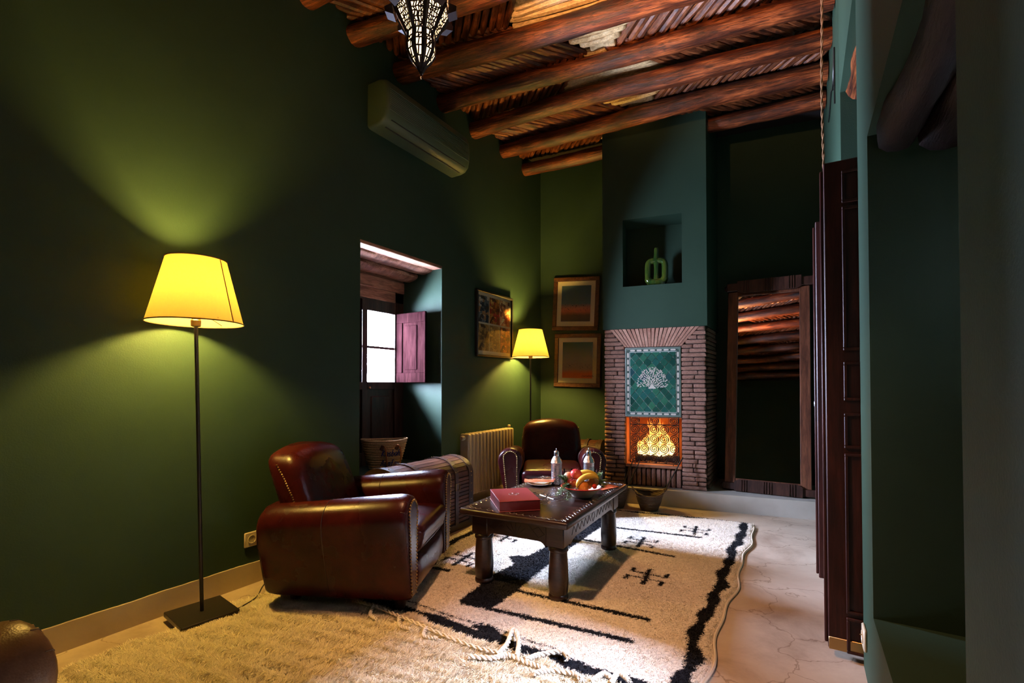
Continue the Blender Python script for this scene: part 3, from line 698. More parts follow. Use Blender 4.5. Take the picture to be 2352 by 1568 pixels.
def black(x,y):
    jx=(rng.random(x.shape)-.5)*.016; jy=(rng.random(x.shape)-.5)*.016
    x=x+jx; y=y+jy; b=inpoly(x,y,BAND)
    wob=.008*np.sin(y*9)+.006*np.sin(y*23+1)
    b|=(np.abs(x+wob-(-.405))<.029+.007*np.sin(y*31))                       # right border
    b|=(np.abs(x-(-2.13)+wob)<.028)
    b|=(np.abs(y-rug_far(x)-.006*np.sin(x*17))<.016+.006*np.sin(x*29))&(x<-.42)
    b|=(y>1.728)&(y<1.80+.008*np.sin(x*20))&(x<-.42)
    b|=(np.abs(y-1.835-.006*np.sin(x*14))<.008)&(rng.random(x.shape)<.7)&(x<-.9)
    b|=inpoly(x,y,[(-1.32,1.80),(-1.25,1.86),(-1.12,1.80)])
    def line(y0,y1,x0,x1,t): return (x>x0)&(x<x1)&(np.abs(y-(y0+(y1-y0)*(x-x0)/(x1-x0)))<t)
    b|=line(1.975,2.055,-1.5,-.63,.019)|line(2.235,2.287,-1.34,-.62,.018)|line(3.225,3.205,-1.42,-.71,.017)|line(3.60,3.71,-1.42,-.63,.018)
    b|=line(2.23,2.27,-2.12,-1.80,.018)|line(3.25,3.25,-2.12,-1.65,.018)
    for cx,cy,s in ((-.782,2.795,1),(-.985,3.385,.95),(-.709,3.865,.9),(-1.86,2.47,1),(-1.86,3.0,1),(-.80,2.45,0),(-1.9,3.55,.9)):
        if s==0: continue
        u=(x-cx)/s; v=(y-cy)/s
        b|=(np.abs(u+.10*v)<.015)&(np.abs(v)<.125)
        for sg in (-1,1):
            b|=(np.abs(v-sg*.036)<.0085)&(np.abs(u)<.098)
            for e in (-1,1): b|=(np.abs(u-e*.098)<.013)&(v*sg>.030)&(v*sg<.098)
    return b
IV=np.array((.80,.73,.64)); BK=np.array((.0085,.0085,.012))
def rug_cols(x,y):
    b=black(x,y); c=np.where(b[:,None],BK,IV); 
    return np.clip(c*(1+.10*rng.standard_normal(len(x)))[:,None]*(1+.06*fbm(x,y,5,3))[:,None],0,1)
def blades(x,y,z,h,wd,lean,cols,fld=None):
    n=len(x); a=rng.uniform(0,TAU,n); la=(rng.uniform(0,TAU,n) if fld is None else fld+rng.normal(0,.5,n)); ln=lean*h*rng.uniform(.4,1.1,n)
    dx=np.cos(a)*wd/2; dy=np.sin(a)*wd/2; tx=np.cos(la)*ln; ty=np.sin(la)*ln
    A=np.stack([x-dx,y-dy,z],1); B=np.stack([x+dx,y+dy,z],1); Cc=np.stack([x+tx*.45+dx*.8,y+ty*.45+dy*.8,z+h*.62],1); D=np.stack([x+tx*.45-dx*.8,y+ty*.45-dy*.8,z+h*.62],1)
    T=np.stack([x+tx+dx*.3,y+ty+dy*.3,z+h*.92],1); T2=np.stack([x+tx-dx*.3,y+ty-dy*.3,z+h*.92],1)
    V=np.stack([A,B,Cc,D,T,T2],1).reshape(-1,3); i=np.arange(n)*6
    F=np.concatenate([np.stack([i,i+1,i+2,i+3],1),np.stack([i+3,i+2,i+4,i+5],1)])
    return V,F,np.repeat(cols,6,0)
def grid(x0,x1,y0,y1,st):
    nx=int((x1-x0)/st)+1; ny=int((y1-y0)/st)+1
    X,Y=np.meshgrid(np.linspace(x0,x1,nx),np.linspace(y0,y1,ny),indexing='ij')
    i=(np.arange(nx-1)[:,None]*ny+np.arange(ny-1)[None,:]).ravel(); F=np.stack([i,i+ny,i+ny+1,i+1],1); return X.ravel(),Y.ravel(),F,nx,ny
rug=thing('berber_rug','ivory wool rug with black border, stripes and cross signs under the table','rug',(0,0,0))
x,y,F,nx,ny=grid(RX0,RX1,RYn,RYf,.0085)
edge=np.minimum.reduce([x-RX0,RX1-x,y-RYn,RYf-y]); wobx=.012*np.sin(y*7)+.008*np.sin(y*15+2)
z=.004+.010*np.clip(edge/.02,0,1)+.0016*rng.standard_normal(len(x))+.0012*fbm(x,y,30,5)
xs=x+np.where(x>-.6,(x+.6)/.27*wobx,0); ys_=y+np.where(y>3.9,(y-3.9)/.32*(.10*(x+1.2)),0)
me=nmesh('rug_ground',np.stack([xs,ys_,z],1),F); vcol(me,rug_cols(x,y)); obj('rug_ground',me,M['wool'],rug)
n=170000; bx=rng.uniform(RX0+.006,RX1-.006,n); by=rng.uniform(RYn+.006,RYf-.006,n); cc=rug_cols(bx,by)
wb=.012*np.sin(by*7)+.008*np.sin(by*15+2)
bxs=bx+np.where(bx>-.6,(bx+.6)/.27*wb,0); bys=by+np.where(by>3.9,(by-3.9)/.32*(.10*(bx+1.2)),0)
V,F,cl=blades(bxs,bys,np.full(n,.011),rng.uniform(.005,.010,n),.0034,.9,cc)
me=nmesh('wool_pile',V,F); vcol(me,cl); obj('wool_pile',me,M['wool'],rug,kind='stuff')
# selvedge cord on the right
pts=[(RX1+.012*math.sin(q*7)+.008*math.sin(q*15+2)+.006,q,.008) for q in np.linspace(RYn,RYf,90)]
MB().tube(pts,.006,6).build('selvedge',M['cord'],rug)
# plaited fringe
BR=[[(-1.055,1.635),(-1.062,1.714),(-1.107,1.833)],[(-.983,1.661),(-1.029,1.754),(-1.091,1.829)],[(-1.145,1.551),(-1.06,1.596),(-1.023,1.65),(-.931,1.646),(-.853,1.643)],[(-.938,1.659),(-.913,1.721),(-.847,1.787),(-.808,1.763)],[(-.875,1.597),(-.827,1.649),(-.738,1.67),(-.709,1.651)],[(-.669,1.669),(-.648,1.725),(-.617,1.719)],[(-.603,1.694),(-.599,1.755),(-.557,1.737)],[(-1.916,1.66),(-1.803,1.665),(-1.674,1.66),(-1.529,1.655),(-1.345,1.64),(-1.175,1.63),(-1.047,1.639)],[(-1.80,1.665),(-1.75,1.60),(-1.70,1.585)],[(-1.62,1.655),(-1.56,1.60),(-1.50,1.60)],[(-1.45,1.65),(-1.41,1.59),(-1.35,1.60)]]
def spline(pts,n=40):
    P=[np.array(p,float) for p in pts]; P=[2*P[0]-P[1]]+P+[2*P[-1]-P[-2]]; out=[]
    for i in range(1,len(P)-2):
        for t in np.linspace(0,1,n,endpoint=False):
            a,b,c,d=P[i-1:i+3]; out.append(.5*((2*b)+(c-a)*t+(2*a-5*b+4*c-d)*t*t+(-a+3*b-3*c+d)*t**3))
    out.append(P[-2]); return out
for k,b in enumerate(BR):
    path=spline([(p,q,.042+.004*math.sin(k+i)) for i,(p,q) in enumerate(b)],26); mb=MB()
    for s in range(2):
        q=[]
        for i,p in enumerate(path):
            t=path[min(i+1,len(path)-1)]-path[max(i-1,0)]; t=t/ (np.linalg.norm(t)+1e-9); nrm=np.array((-t[1],t[0],0)); a=i*.55+s*PI
            q.append(p+nrm*.0052*math.cos(a)+np.array((0,0,.0045*math.sin(a))))
        mb.tube(q,.0062 if k<7 else .0042,6)
    e=path[-1]; t=path[-1]-path[-6]
    for j in range(9):
        mb.tube([e,e+t*.5+np.array((random.uniform(-.008,.008),random.uniform(-.008,.008),random.uniform(-.006,.003))),e+t*1.0+np.array((random.uniform(-.016,.016),random.uniform(-.016,.016),-.010))],.0016,4)
    mb.build('fringe_plait',M['cord'],rug,kind='stuff')
# shaggy rug
SX0,SX1,SY0,SY1=-2.435,-.50,-.25,1.70
shag=thing('shaggy_rug','thick cream shaggy wool rug in the foreground','rug',(0,0,0))
x,y,F,nx,ny=grid(SX0,SX1,SY0,SY1,.011)
edge=np.minimum.reduce([x-SX0,SX1-x,y-SY0,SY1-y]); z=.003+.020*np.clip(edge/.03,0,1)+.005*fbm(x,y,22,8)*np.clip(edge/.03,0,1)+.002*rng.standard_normal(len(x))*np.clip(edge/.03,0,1)
wob=.018*np.sin(y*13)+.012*np.sin(y*31+1); xs=x+np.where(x<SX0+.2,(SX0+.2-x)/.2*wob,0); wy=.015*np.sin(x*11)+.01*np.sin(x*27); ys_=y+np.where(y>SY1-.15,(y-SY1+.15)/.15*wy,0)
me=nmesh('rug_ground',np.stack([xs,ys_,np.maximum(z,.002)],1),F)
SC=np.array((.86,.76,.58)); vcol(me,np.clip(SC*.85*(1+.06*rng.standard_normal(len(x)))[:,None],0,1)); obj('rug_ground',me,M['wool'],shag)
n=520000; bx=rng.uniform(SX0,SX1,n); by=rng.uniform(SY0+.55,SY1,n); kp=by>.40+(bx+2.42)*.58; bx=bx[kp]; by=by[kp]; n=len(bx)
cl_=SC*(1+.10*rng.standard_normal(n)+.08*fbm(bx,by,26,9))[:,None]
wob=.018*np.sin(by*13)+.012*np.sin(by*31+1); bxs=bx+np.where(bx<SX0+.2,(SX0+.2-bx)/.2*wob,0); wy=.015*np.sin(bx*11)+.01*np.sin(bx*27); bys=by+np.where(by>SY1-.15,(by-SY1+.15)/.15*wy,0)
V,F,cl=blades(bxs,bys,.016+.004*fbm(bx,by,22,8),rng.uniform(.012,.024,n),.0034,1.15,np.clip(cl_,0,1),4.5*fbm(bx,by,42,21)+1.5)
V[:,2]=np.maximum(V[:,2],.003)
me=nmesh('shag_pile',V,F); vcol(me,cl); obj('shag_pile',me,M['wool'],shag,kind='stuff')

# ================================================================== club armchairs
def make_chair(mat):
    parts=[]
    def add(name,mb,m,parent=None,**kw): parts.append((name,mb,m,kw))
    def arm(sg):
        rings=[]; N=26
        # cross-section (y outward, z); t along length
        xs=[-.36,-.355,-.34,-.30,-.22,-.12,0,.10,.20,.28,.33,.36,.378,.386,.388]
        shr=[.80,.90,.96,1,1,1,1,1,1,1,.995,.975,.945,.90,.86]
        for xx,s in zip(xs,shr):
            u=(xx+.36)/.75; top=.505+.075*min(1,max(0,u))**1.1; w_=.098+.014*u   # half width of roll
            yc=.352; zc=top-w_; ring=[]
            ring.append((yc-.075,.075)); ring.append((yc-.080,.20)); ring.append((yc-.085,zc-.10))
            for i in range(15):
                a=PI*1.04-PI*1.12*i/14; ring.append((yc+w_*math.cos(a),zc+w_*math.sin(a)))
            ring.append((yc+.092,zc-.09)); ring.append((yc+.070,.26)); ring.append((yc+.040,.15)); ring.append((yc+.012,.075)); ring.append((yc+.002,.062)); ring.append((yc-.070,.062))
            cy=yc; cz=.33
            rings.append([(xx,sg*(cy+(a-cy)*s),cz+(b-cz)*(s if b>cz else .5+.5*s)) for a,b in ring])
        m=MB().loft(rings); return m
    for sg in (-1,1): add('arm',arm(sg),mat)
    # front panels of the arms with nail trim
    for sg in (-1,1):
        yc=.352; m=MB(); prof=[]
        pts=[]; w_=.058; top=.545
        for i in range(13):
            a=PI-PI*i/12; pts.append((yc+w_*math.cos(a),top-w_+w_*math.sin(a)))
        pts+= [(yc+.040,.30),(yc+.016,.085),(yc-.052,.085),(yc-.056,.30)]
        vv=[(.394,sg*a,b) for a,b in pts]+[(.378,sg*a,b) for a,b in pts]; n=len(pts)
        m.add(vv,[tuple(range(n)),tuple(range(2*n-1,n-1,-1))]+[(i,n+i,n+(i+1)%n,(i+1)%n) for i in range(n)])
        add('arm_front',m,mat)
        q=MB(); pp=[(.393,sg*a,b) for a,b in pts]; pl=[Vector(p) for p in pp]
        run=pl[-2:-1]+[pl[-1]]+pl[:13]+pl[13:15]
        seq=[pl[15],pl[16]]+pl[:13]+[pl[13],pl[14]]
        for a,b in zip(seq[:-1],seq[1:]):
            k=max(1,int((b-a).length/.0155))
            for i in range(k):
                c=a+(b-a)*(i/k); q.sphere((c.x+.001,c.y,c.z),.0056,6,4)
        add('arm_nailheads',q,M['brass'],kind='stuff')
        # pleats over the front of the arm roll
        pq=MB()
        for i in range(5):
            a=PI*(.15+.7*i/4); pt=[(.392,sg*(yc+.061*math.cos(a)),.487+.061*math.sin(a))]
            for x_,s_ in ((.386,.90),(.378,.945),(.362,.974)):
                u_=(x_+.36)/.75; ww=.098+.014*u_; z_c=.505+.075*u_**1.1-ww; pt.append((x_,sg*(yc+ww*s_*math.cos(a)),.33+(z_c-.33)*s_+ww*s_*math.sin(a)))
            pq.tube(pt,.0014,5)
        # seam over the middle of the arm
        u=.45; xx=-.02; top=.505+.075*u**1.1; wr_=.098+.014*u; zc=top-wr_; sm=[(xx,sg*(yc-.0855),.30),(xx,sg*(yc-.086),zc-.10)]
        for i in range(15):
            a=PI*1.04-PI*1.12*i/14; sm.append((xx,sg*(yc+(wr_+.0006)*math.cos(a)),zc+(wr_+.0006)*math.sin(a)))
        sm+=[(xx,sg*(yc+.0925),zc-.09),(xx,sg*(yc+.0705),.26),(xx,sg*(yc+.0405),.15),(xx,sg*(yc+.013),.076)]
        pq.tube(sm,.0024,5)
        # inner seam below the roll
        pq.tube([(x_,sg*(yc-.0870),.505+.075*((x_+.36)/.75)**1.1-.215) for x_ in (-.30,-.15,0,.15,.30,.36)],.0022,5)
        add('arm_seams',pq,M['seam'],kind='stuff')
    # backrest
    def fback(x,y,z):
        zz=z+.22; t=max(0,zz/.44)
        lean=-.145*t-.02*t*t; crown=.045*(1-(y/.29)**2)*max(0,t-.55)/.45
        puff=.018*(1-(y/.3)**2)*math.sin(PI*min(1,t)) if x>0 else -.012*(1-(y/.3)**2)
        wsc=1.0-.06*max(0,t-.7)/.3
        return (x+lean+puff, y*wsc, z+crown)
    add('backrest',MB().rbox(.095,.285,.235,.062,12,fback,c=(-.185,0,.490)),mat)
    # outer back shell
    def fsh(x,y,z):
        t=(z+.23)/.46; return (x-.11*max(0,t)+(-.03*(1-(y/.36)**2)), y*(1-.20*max(0,t-.6)/.4)*(.90+.10*min(1,max(0,t*1.6))), z)
    add('back_shell',MB().rbox(.055,.315,.195,.04,10,fsh,c=(-.285,0,.275)),mat)
    q=MB()
    for sg in (-1,1):
        for i in range(26):
            t=i/25; zz=.40+.285*t; tt_=(zz-.27)/.44; y=.2855*(1-.06*max(0,tt_-.7)/.3); q.sphere((-.170-.145*tt_-.02*tt_*tt_-.035*t**3,sg*y,zz),.0056,6,4)
    add('back_nailheads',q,M['brass'],kind='stuff')
    # seat deck, cushion, apron
    add('seat_deck',MB().rbox(.33,.265,.06,.02,6,None,c=(.03,0,.20)),mat)
    def fc(x,y,z):
        r_=1-(x/.33)**2*.6-(y/.27)**2*.5; return (x+.012*math.sin(z*20)*(1 if x>.2 else 0),y,z+(.022*max(0,r_) if z>0 else 0)-.010*((x+.3)/.6 if z>0 else 0)+.006*math.sin(x*14)*math.cos(y*11)*(1 if z>0 else 0))
    add('seat_cushion',MB().rbox(.30,.262,.075,.050,12,fc,c=(.105,0,.315)),mat)
    pip=MB(); 
    for zz,oz in ((.355,0),(.272,0)):
        loop=[]
        for (a,b) in ((.390,-.24),(.395,0),(.390,.24),(.375,.257),(.1,.262),(-.15,.262)): loop.append((a,b,zz))
        loop=[(-.15,-.262,zz),(.1,-.262,zz),(.375,-.257,zz)]+loop
        pip.tube(loop,.0042,6)
    add('cushion_piping',pip,M['seam'],kind='stuff')
    def fa(x,y,z): return (x+.022*(1-(z/.09)**2)*(1-(y/.3)**4) if x>0 else x,y,z)
    add('front_apron',MB().rbox(.05,.275,.095,.035,10,fa,c=(.325,0,.150)),mat)
    for sx,sy in ((.31,.29),(.31,-.29),(-.25,.27),(-.25,-.27)):
        add('foot',MB().lathe([(.022,0),(.026,.01),(.030,.05),(.030,.068)],12,(sx,sy,0)),M['darkwood'])
    out=[]
    for name,mb,m,kw in parts: out.append((name,mb.mesh(name,True,50),m,kw.get('kind')))
    return out
CH=make_chair(M['leather']); 
def place_chair(label,loc,rz,mat=None,scale=1.0):
    t=thing('club_armchair',label,'armchair',loc,(0,0,rz),'leather club armchairs')
    for name,me,m,kind in CH:
        if mat and m is M['leather']: me=me.copy(); me.materials.clear(); me.materials.append(mat)
        obj(name,me,m,t,kind=kind)
    return t
place_chair('oxblood leather club armchair in the foreground, seen from its side, beside the floor lamp',(-2.115,1.890,.022),R(25))
place_chair('oxblood leather club armchair facing the viewer behind the coffee table',(-1.99,3.985,.016),R(-63))
place_chair('tan-brown leather armchair cut off at the bottom left corner',(-1.715,-.125,.022),R(112),M['leather_tan'])

# ================================================================== coffee table
tb=thing('coffee_table','low dark carved wooden table with thick turned legs','table',(-1.345,2.70,.014),(0,0,R(2.5)))
TW,TL,TZ=.325,.545,.426
def ftop(x,y,z): return (x,y,z)
MB().rbox(TW,TL,.019,.014,6,None,c=(0,0,TZ-.019)).build('table_top',M['tablewood'],tb)
lx,ly=.228,.432
for sx in (-1,1):
    for sy in (-1,1):
        m=MB(); m.cbox(sx*lx-.052,sx*lx+.052,sy*ly-.052,sy*ly+.052,.272,TZ-.036,.006)
        m.lathe([(.049,0),(.052,.006),(.052,.018),(.047,.026),(.050,.036),(.053,.085),(.0525,.12),(.049,.20),(.046,.243),(.053,.249),(.054,.262),(.048,.272)],24,(sx*lx,sy*ly,0))
        m.build('leg',M['tablewood'],tb)
def apron(L,n=24):
    top=TZ-.038; pts=[(-L,top),(-L,.262)]
    for i in range(n+1):
        t=-1+2*i/n; e=max(0,abs(t)-.78)/.22; pts.append((t*L,.292-.028*e**2))
    pts+=[(L,.262),(L,top)]; return pts
for sx in (-1,1): MB().xprism(apron(ly-.05),-.012,.012).build('apron',M['tablewood'],tb,loc=(sx*(lx+.035),0,0),rot=(0,0,R(90)),angle=30)
for sy in (-1,1): MB().xprism(apron(lx-.05),-.012,.012).build('apron',M['tablewood'],tb,loc=(0,sy*(ly+.035),0),angle=30)
M['glint']=plain('carving_glint',(.55,.50,.45),.22,.85)  # bright metal strips stand for window glints on the carved lines
M['carve']=plain('black_carved_line',(.006,.004,.004),.6)
ins=MB(); ind=MB(); zt_=TZ+.0004
def seg(mb,p,q,w_=.0024,h=.0012):
    d=Vector((q[0]-p[0],q[1]-p[1],0)); 
    if d.length<1e-5: return
    nn=Vector((-d.y,d.x,0)).normalized()*w_
    mb.add([(p[0]-nn.x,p[1]-nn.y,zt_-.001),(p[0]+nn.x,p[1]+nn.y,zt_-.001),(q[0]+nn.x,q[1]+nn.y,zt_-.001),(q[0]-nn.x,q[1]-nn.y,zt_-.001),(p[0]-nn.x*.4,p[1]-nn.y*.4,zt_+h),(p[0]+nn.x*.4,p[1]+nn.y*.4,zt_+h),(q[0]+nn.x*.4,q[1]+nn.y*.4,zt_+h),(q[0]-nn.x*.4,q[1]-nn.y*.4,zt_+h)],[(4,5,6,7),(0,1,5,4),(1,2,6,5),(2,3,7,6),(3,0,4,7)])
def zig(x0,y0,x1,y1,amp,n):
    d=Vector((x1-x0,y1-y0)); nn=Vector((-d.y,d.x)).normalized()*amp; pr_=None
    for i in range(n+1):
        t=i/n; s=(i%2)*2-1; p=(x0+d.x*t+nn.x*s+random.uniform(-.002,.002),y0+d.y*t+nn.y*s)
        if pr_: seg(ins if random.random()<.7 else ind,pr_,p)
        pr_=p
ex,ey=TW-.030,TL-.030
for (a,b,c,d_) in ((-ex,-ey,ex,-ey),(-ex,ey,ex,ey),(-ex,-ey,-ex,ey),(ex,-ey,ex,ey)):
    zig(a,b,c,d_,.009,int(math.hypot(c-a,d_-b)/.018))
    n=int(math.hypot(c-a,d_-b)/.05)
    for i in range(n):
        t=(i+.5)/n; px,py=a+(c-a)*t,b+(d_-b)*t; ix=-.024*np.sign(px) if abs(a-c)<1e-6 else 0; iy=-.024*np.sign(py) if abs(b-d_)<1e-6 else 0
        seg(ins,(px+ix*.6,py+iy*.6),(px+ix,py+iy),.0024)
for yc in (-.08,.27):
    for rr,n in ((.075,22),(.105,30),(.14,40)):
        for i in range(n):
            a0=TAU*i/n; 
            if random.random()<.8: seg(ins if i%2 else ind,(rr*math.cos(a0),yc+rr*math.sin(a0)),(rr*math.cos(a0+TAU/n*.7)*1.04,yc+rr*math.sin(a0+TAU/n*.7)*1.04),.0018)
    for i in range(12):
        a0=TAU*i/12; seg(ins if i%3 else ind,(.012*math.cos(a0),yc+.012*math.sin(a0)),(.07*math.cos(a0),yc+.07*math.sin(a0)))
for s in (-1,1):
    for i in range(9): seg(ins,(-.12+.03*i,-.08+s*.17-.012),(-.105+.03*i,-.08+s*.17+.012),.0024)
ins.build('carving_glints',M['glint'],tb,kind='stuff',smooth=False); ind.build('carved_grooves',M['carve'],tb,kind='stuff',smooth=False)
ap=MB()
def aline(pts,face):
    for p,q in zip(pts[:-1],pts[1:]):
        if face=='x': ap.tube([(lx+.0475,p[0],p[1]),(lx+.0475,q[0],q[1])],.0014,4)
        else: ap.tube([(p[0],-ly-.0475,p[1]),(q[0],-ly-.0475,q[1])],.0014,4)
z_=[];
for i in range(11): z_.append((-.36+.03*i,.352 if i%2 else .312))
aline(z_,'x'); aline([(a+.40,b) for a,b in z_],'x'); aline([(-.045,.33),(-.02,.375),(.01,.33),(-.02,.30),(-.045,.33)],'x')
for i in range(7):
    a=PI*(.08+.84*i/6); aline([(0,.298),(.072*math.cos(a),.298+.072*math.sin(a))],'y')
aline([(-.17,.33),(-.135,.365),(-.10,.345),(-.135,.31),(-.17,.33)],'y'); aline([(.17,.33),(.135,.365),(.10,.345),(.135,.31),(.17,.33)],'y'); aline([(-.10,.345),(-.06,.385),(0,.372),(.06,.385),(.10,.345)],'y')
ap.build('apron_carving',M['carve'],tb,kind='stuff')
TT=.014+TZ+.001
# ================================================================== floor lamps
def floor_lamp(label,base,rz,top_off,zb_,zt_s,watt,seam_ang):
    zb_-=base[2]; zt_s-=base[2]
    t=thing('floor_lamp',label,'lamp',base,(0,0,0),'floor lamps')
    MB().cbox(-.122,.122,-.122,.122,0,.024,.003).build('base_plate',M['lampblack'],t,rot=(0,0,rz),angle=30)
    dx,dy=top_off; zs=zb_
    def ax(z): k=z/1.42; return (dx*k,dy*k,z)
    MB().tube([ax(.022),ax(.5),ax(1.0),ax(zs-.015)],.0085,12).build('pole',M['lampblack'],t)
    x,y,_=ax(zs)
    MB().lathe([(.011,-.03),(.020,-.026),(.022,0),(.018,.004),(.018,.05),(.021,.052),(.021,.07)],20,(x,y,zs+.012)).build('lamp_holder',M['brass'],t)
    H=zt_s-zb_; s=MB(); n=64
    prof=[(.198,0),(.198-.037,H*.5),(.124,H)]
    s.lathe(prof,n,(x,y,zb_),False,False); sh=s.build('lamp_shade',M['shade'],t,angle=80)
    MB().tube([(x+.199*math.cos(TAU*i/n),y+.199*math.sin(TAU*i/n),zb_+.001) for i in range(n)],.0028,6,closed=True).build('shade_rim',M['shadetrim'],sh)
    tr=MB().tube([(x+.125*math.cos(TAU*i/n),y+.125*math.sin(TAU*i/n),zt_s-.001) for i in range(n)],.0026,6,closed=True)
    tr.build('shade_rim',M['shadetrim'],sh)
    a=seam_ang; MB().tube([(x+.1995*math.cos(a),y+.1995*math.sin(a),zb_+.002),(x+.1252*math.cos(a),y+.1252*math.sin(a),zt_s-.002)],.0022,6).build('shade_seam',M['shadetrim'],sh)
    sp=MB()
    for k in range(3): sp.tube([(x+.018*math.cos(TAU*k/3),y+.018*math.sin(TAU*k/3),zb_+.06),(x+.196*math.cos(TAU*k/3),y+.196*math.sin(TAU*k/3),zb_+.012)],.0016,5)
    sp.build('shade_carrier',M['lampblack'],t)
    b=MB().sphere((x,y,zb_+.135),.030,16,12,lambda p,q,r_:(p,q,r_*1.25)); b.build('bulb',M['bulb'],t)
    ld=bpy.data.lights.new('lamp_light','POINT'); ld.energy=watt; ld.color=LAMP_COL; ld.shadow_soft_size=.036
    o=bpy.data.objects.new('lamp_light',ld); C.objects.link(o); o.parent=t; o.location=(x,y,zb_+.135)
    return t
l1=floor_lamp('lit floor lamp with yellow shade in the left foreground beside the armchair',(-2.462,1.205,.022),R(-8),(.005,-.045),1.415,1.717,LAMP_W,R(22))
l2=floor_lamp('lit floor lamp with yellow shade in the far corner beside the photo frame',(-2.462,4.44,.0),R(5),(.0,.0),1.42,1.712,LAMP_W*1.35,R(120))
c_=spline([(.11,.06,.010),(.06,.22,.010),(-.05,.33,.008),(-.13,.42,.006),(-.155,.55,.005),(-.185,.68,.03),(-.200,.73,.20)],12)
MB().tube(c_,.0032,6).build('power_cord',M['black'],l1)

# ================================================================== hanging lantern
LX,LY=-1.30,1.44
lt=thing('hanging_lantern','pierced metal lantern glowing warm under the log ceiling','lantern',(LX,LY,0),(0,0,R(31.23+22.5)))
NS=8
def ring(r_,z,n=NS): return [(r_*math.cos(TAU*k/n),r_*math.sin(TAU*k/n),z) for k in range(n)]
G=MB(); secs=[(.058,2.528),(.112,2.628),(.112,2.745),(.060,2.83)]
prof=[(.004,2.372),(.016,2.398),(.040,2.425),(.056,2.455),(.058,2.485),(.054,2.505),(.054,2.528)]
G.loft([ring(r_*.965,z) for r_,z in prof]); G.loft([ring(r_*.965,z) for r_,z in secs])
G.build('lantern_glass',M['lantern_glass'],lt,smooth=False)
posts=MB(); bands=MB()
def facet_pts(A,B,Cc,D,u,v):  # bilinear; A,B bottom, C,D top
    return (A*(1-u)+B*u)*(1-v)+(D*(1-u)+Cc*u)*v
def ribbon(mb,p,q,nrm,w_):
    d=(q-p); 
    if d.length<1e-6: return
    s_=d.cross(nrm).normalized()*w_; e=d.normalized()*w_*.4
    mb.add([p-e+s_,p-e-s_,q+e-s_,q+e+s_],[(0,1,2,3)])
web=MB()
def fret(A,B,Cc,D,nu,nv,w_,seed):
    rg=random.Random(seed); nrm=(B-A).cross(D-A).normalized()
    if nrm.dot((A+B+Cc+D)/4-Vector((0,0,(A.z+D.z)/2)))<0: nrm=-nrm
    off=nrm*.0016
    P={}
    for i in range(nu+1):
        for j in range(nv+1):
            ju=0 if i in (0,nu) else rg.uniform(-.28,.28)/nu; jv=0 if j in (0,nv) else rg.uniform(-.25,.25)/nv
            P[i,j]=facet_pts(A,B,Cc,D,i/nu+ju+((.25/nu if j%2 else -.25/nu) if 0<i<nu else 0),j/nv+jv)+off
    for i in range(nu+1):
        for j in range(nv+1):
            if i<nu: ribbon(web,P[i,j],P[i+1,j],nrm,w_)
            if j<nv: ribbon(web,P[i,j],P[i,j+1],nrm,w_)
            if i<nu and j<nv and rg.random()<.35: ribbon(web,P[i,j],P[i+1,j+1],nrm,w_*.8)
for k in range(NS):
    def V3(r_,z,kk): return Vector((r_*math.cos(TAU*kk/NS),r_*math.sin(TAU*kk/NS),z))
    for i in range(len(secs)-1):
        (r0,z0),(r1,z1)=secs[i],secs[i+1]; m0=.14; A,B,Cc,D=V3(r0,z0,k),V3(r0,z0,k+1),V3(r1,z1,k+1),V3(r1,z1,k)
        fret(A.lerp(B,m0),B.lerp(A,m0),Cc.lerp(D,m0),D.lerp(Cc,m0),5,7,.0025,k*10+i)
        posts.tube([A,D],[.0065+.0025*i*0,.0075],4); bands.tube([A,B],.0042,4); bands.tube([D,Cc],.0045,4)
        web_n=(B-A).cross(D-A).normalized()
        for P_,Q_,R_,S_ in ((A,A.lerp(B,m0),D.lerp(Cc,m0),D),(B.lerp(A,m0),B,Cc,Cc.lerp(D,m0))):
            o_=Vector((P_.x,P_.y,0)).normalized()*.0012
            web.add([P_+o_,Q_+o_,R_+o_,S_+o_],[(0,1,2,3)])
    for i in range(len(prof)-1):
        (r0,z0),(r1,z1)=prof[i],prof[i+1]; A,B,Cc,D=V3(r0,z0,k),V3(r0,z0,k+1),V3(r1,z1,k+1),V3(r1,z1,k); m0=.2
        if i>0: fret(A.lerp(B,m0),B.lerp(A,m0),Cc.lerp(D,m0),D.lerp(Cc,m0),2,1,.0028,k*10+i+500)
        posts.tube([A,D],.0036,4)
        o_=Vector((A.x,A.y,0)).normalized()*.001
        for P_,Q_,R_,S_ in ((A,A.lerp(B,m0),D.lerp(Cc,m0),D),(B.lerp(A,m0),B,Cc,Cc.lerp(D,m0))): web.add([P_+o_,Q_+o_,R_+o_,S_+o_],[(0,1,2,3)])
        if i==0: web.add([A*1.001,B*1.001,Cc+o_,D+o_],[(0,1,2,3)])
        if i in (4,5): bands.tube([A,B],.0030,4)
    # little flaps standing off the shoulder
    a=TAU*(k+.5)/NS; ca,sa=math.cos(a),math.sin(a); r0=.108; 
    pts=[(r0,2.60),(r0+.034,2.612),(r0+.036,2.632),(r0+.006,2.645)]
    fl_=MB(); th=.0015; hw=.022
    vv=[(r_*ca-s*hw*sa,r_*sa+s*hw*ca,z) for s in (-1,1) for r_,z in pts]
    fl_.add(vv,[(0,1,2,3),(7,6,5,4),(1,5,6,2),(0,4,5,1),(2,6,7,3)]); fl_.build('flap',M['lantern_metal'],lt,smooth=False)
web.build('fretwork',M['lantern_metal'],lt,kind='stuff',smooth=False); posts.build('ribs',M['lantern_metal'],lt,kind='stuff'); bands.build('bands',M['lantern_metal'],lt,kind='stuff')
MB().lathe([(.0015,2.352),(.005,2.358),(.003,2.366),(.008,2.385),(.004,2.392)],10).build('finial',M['lantern_metal'],lt)
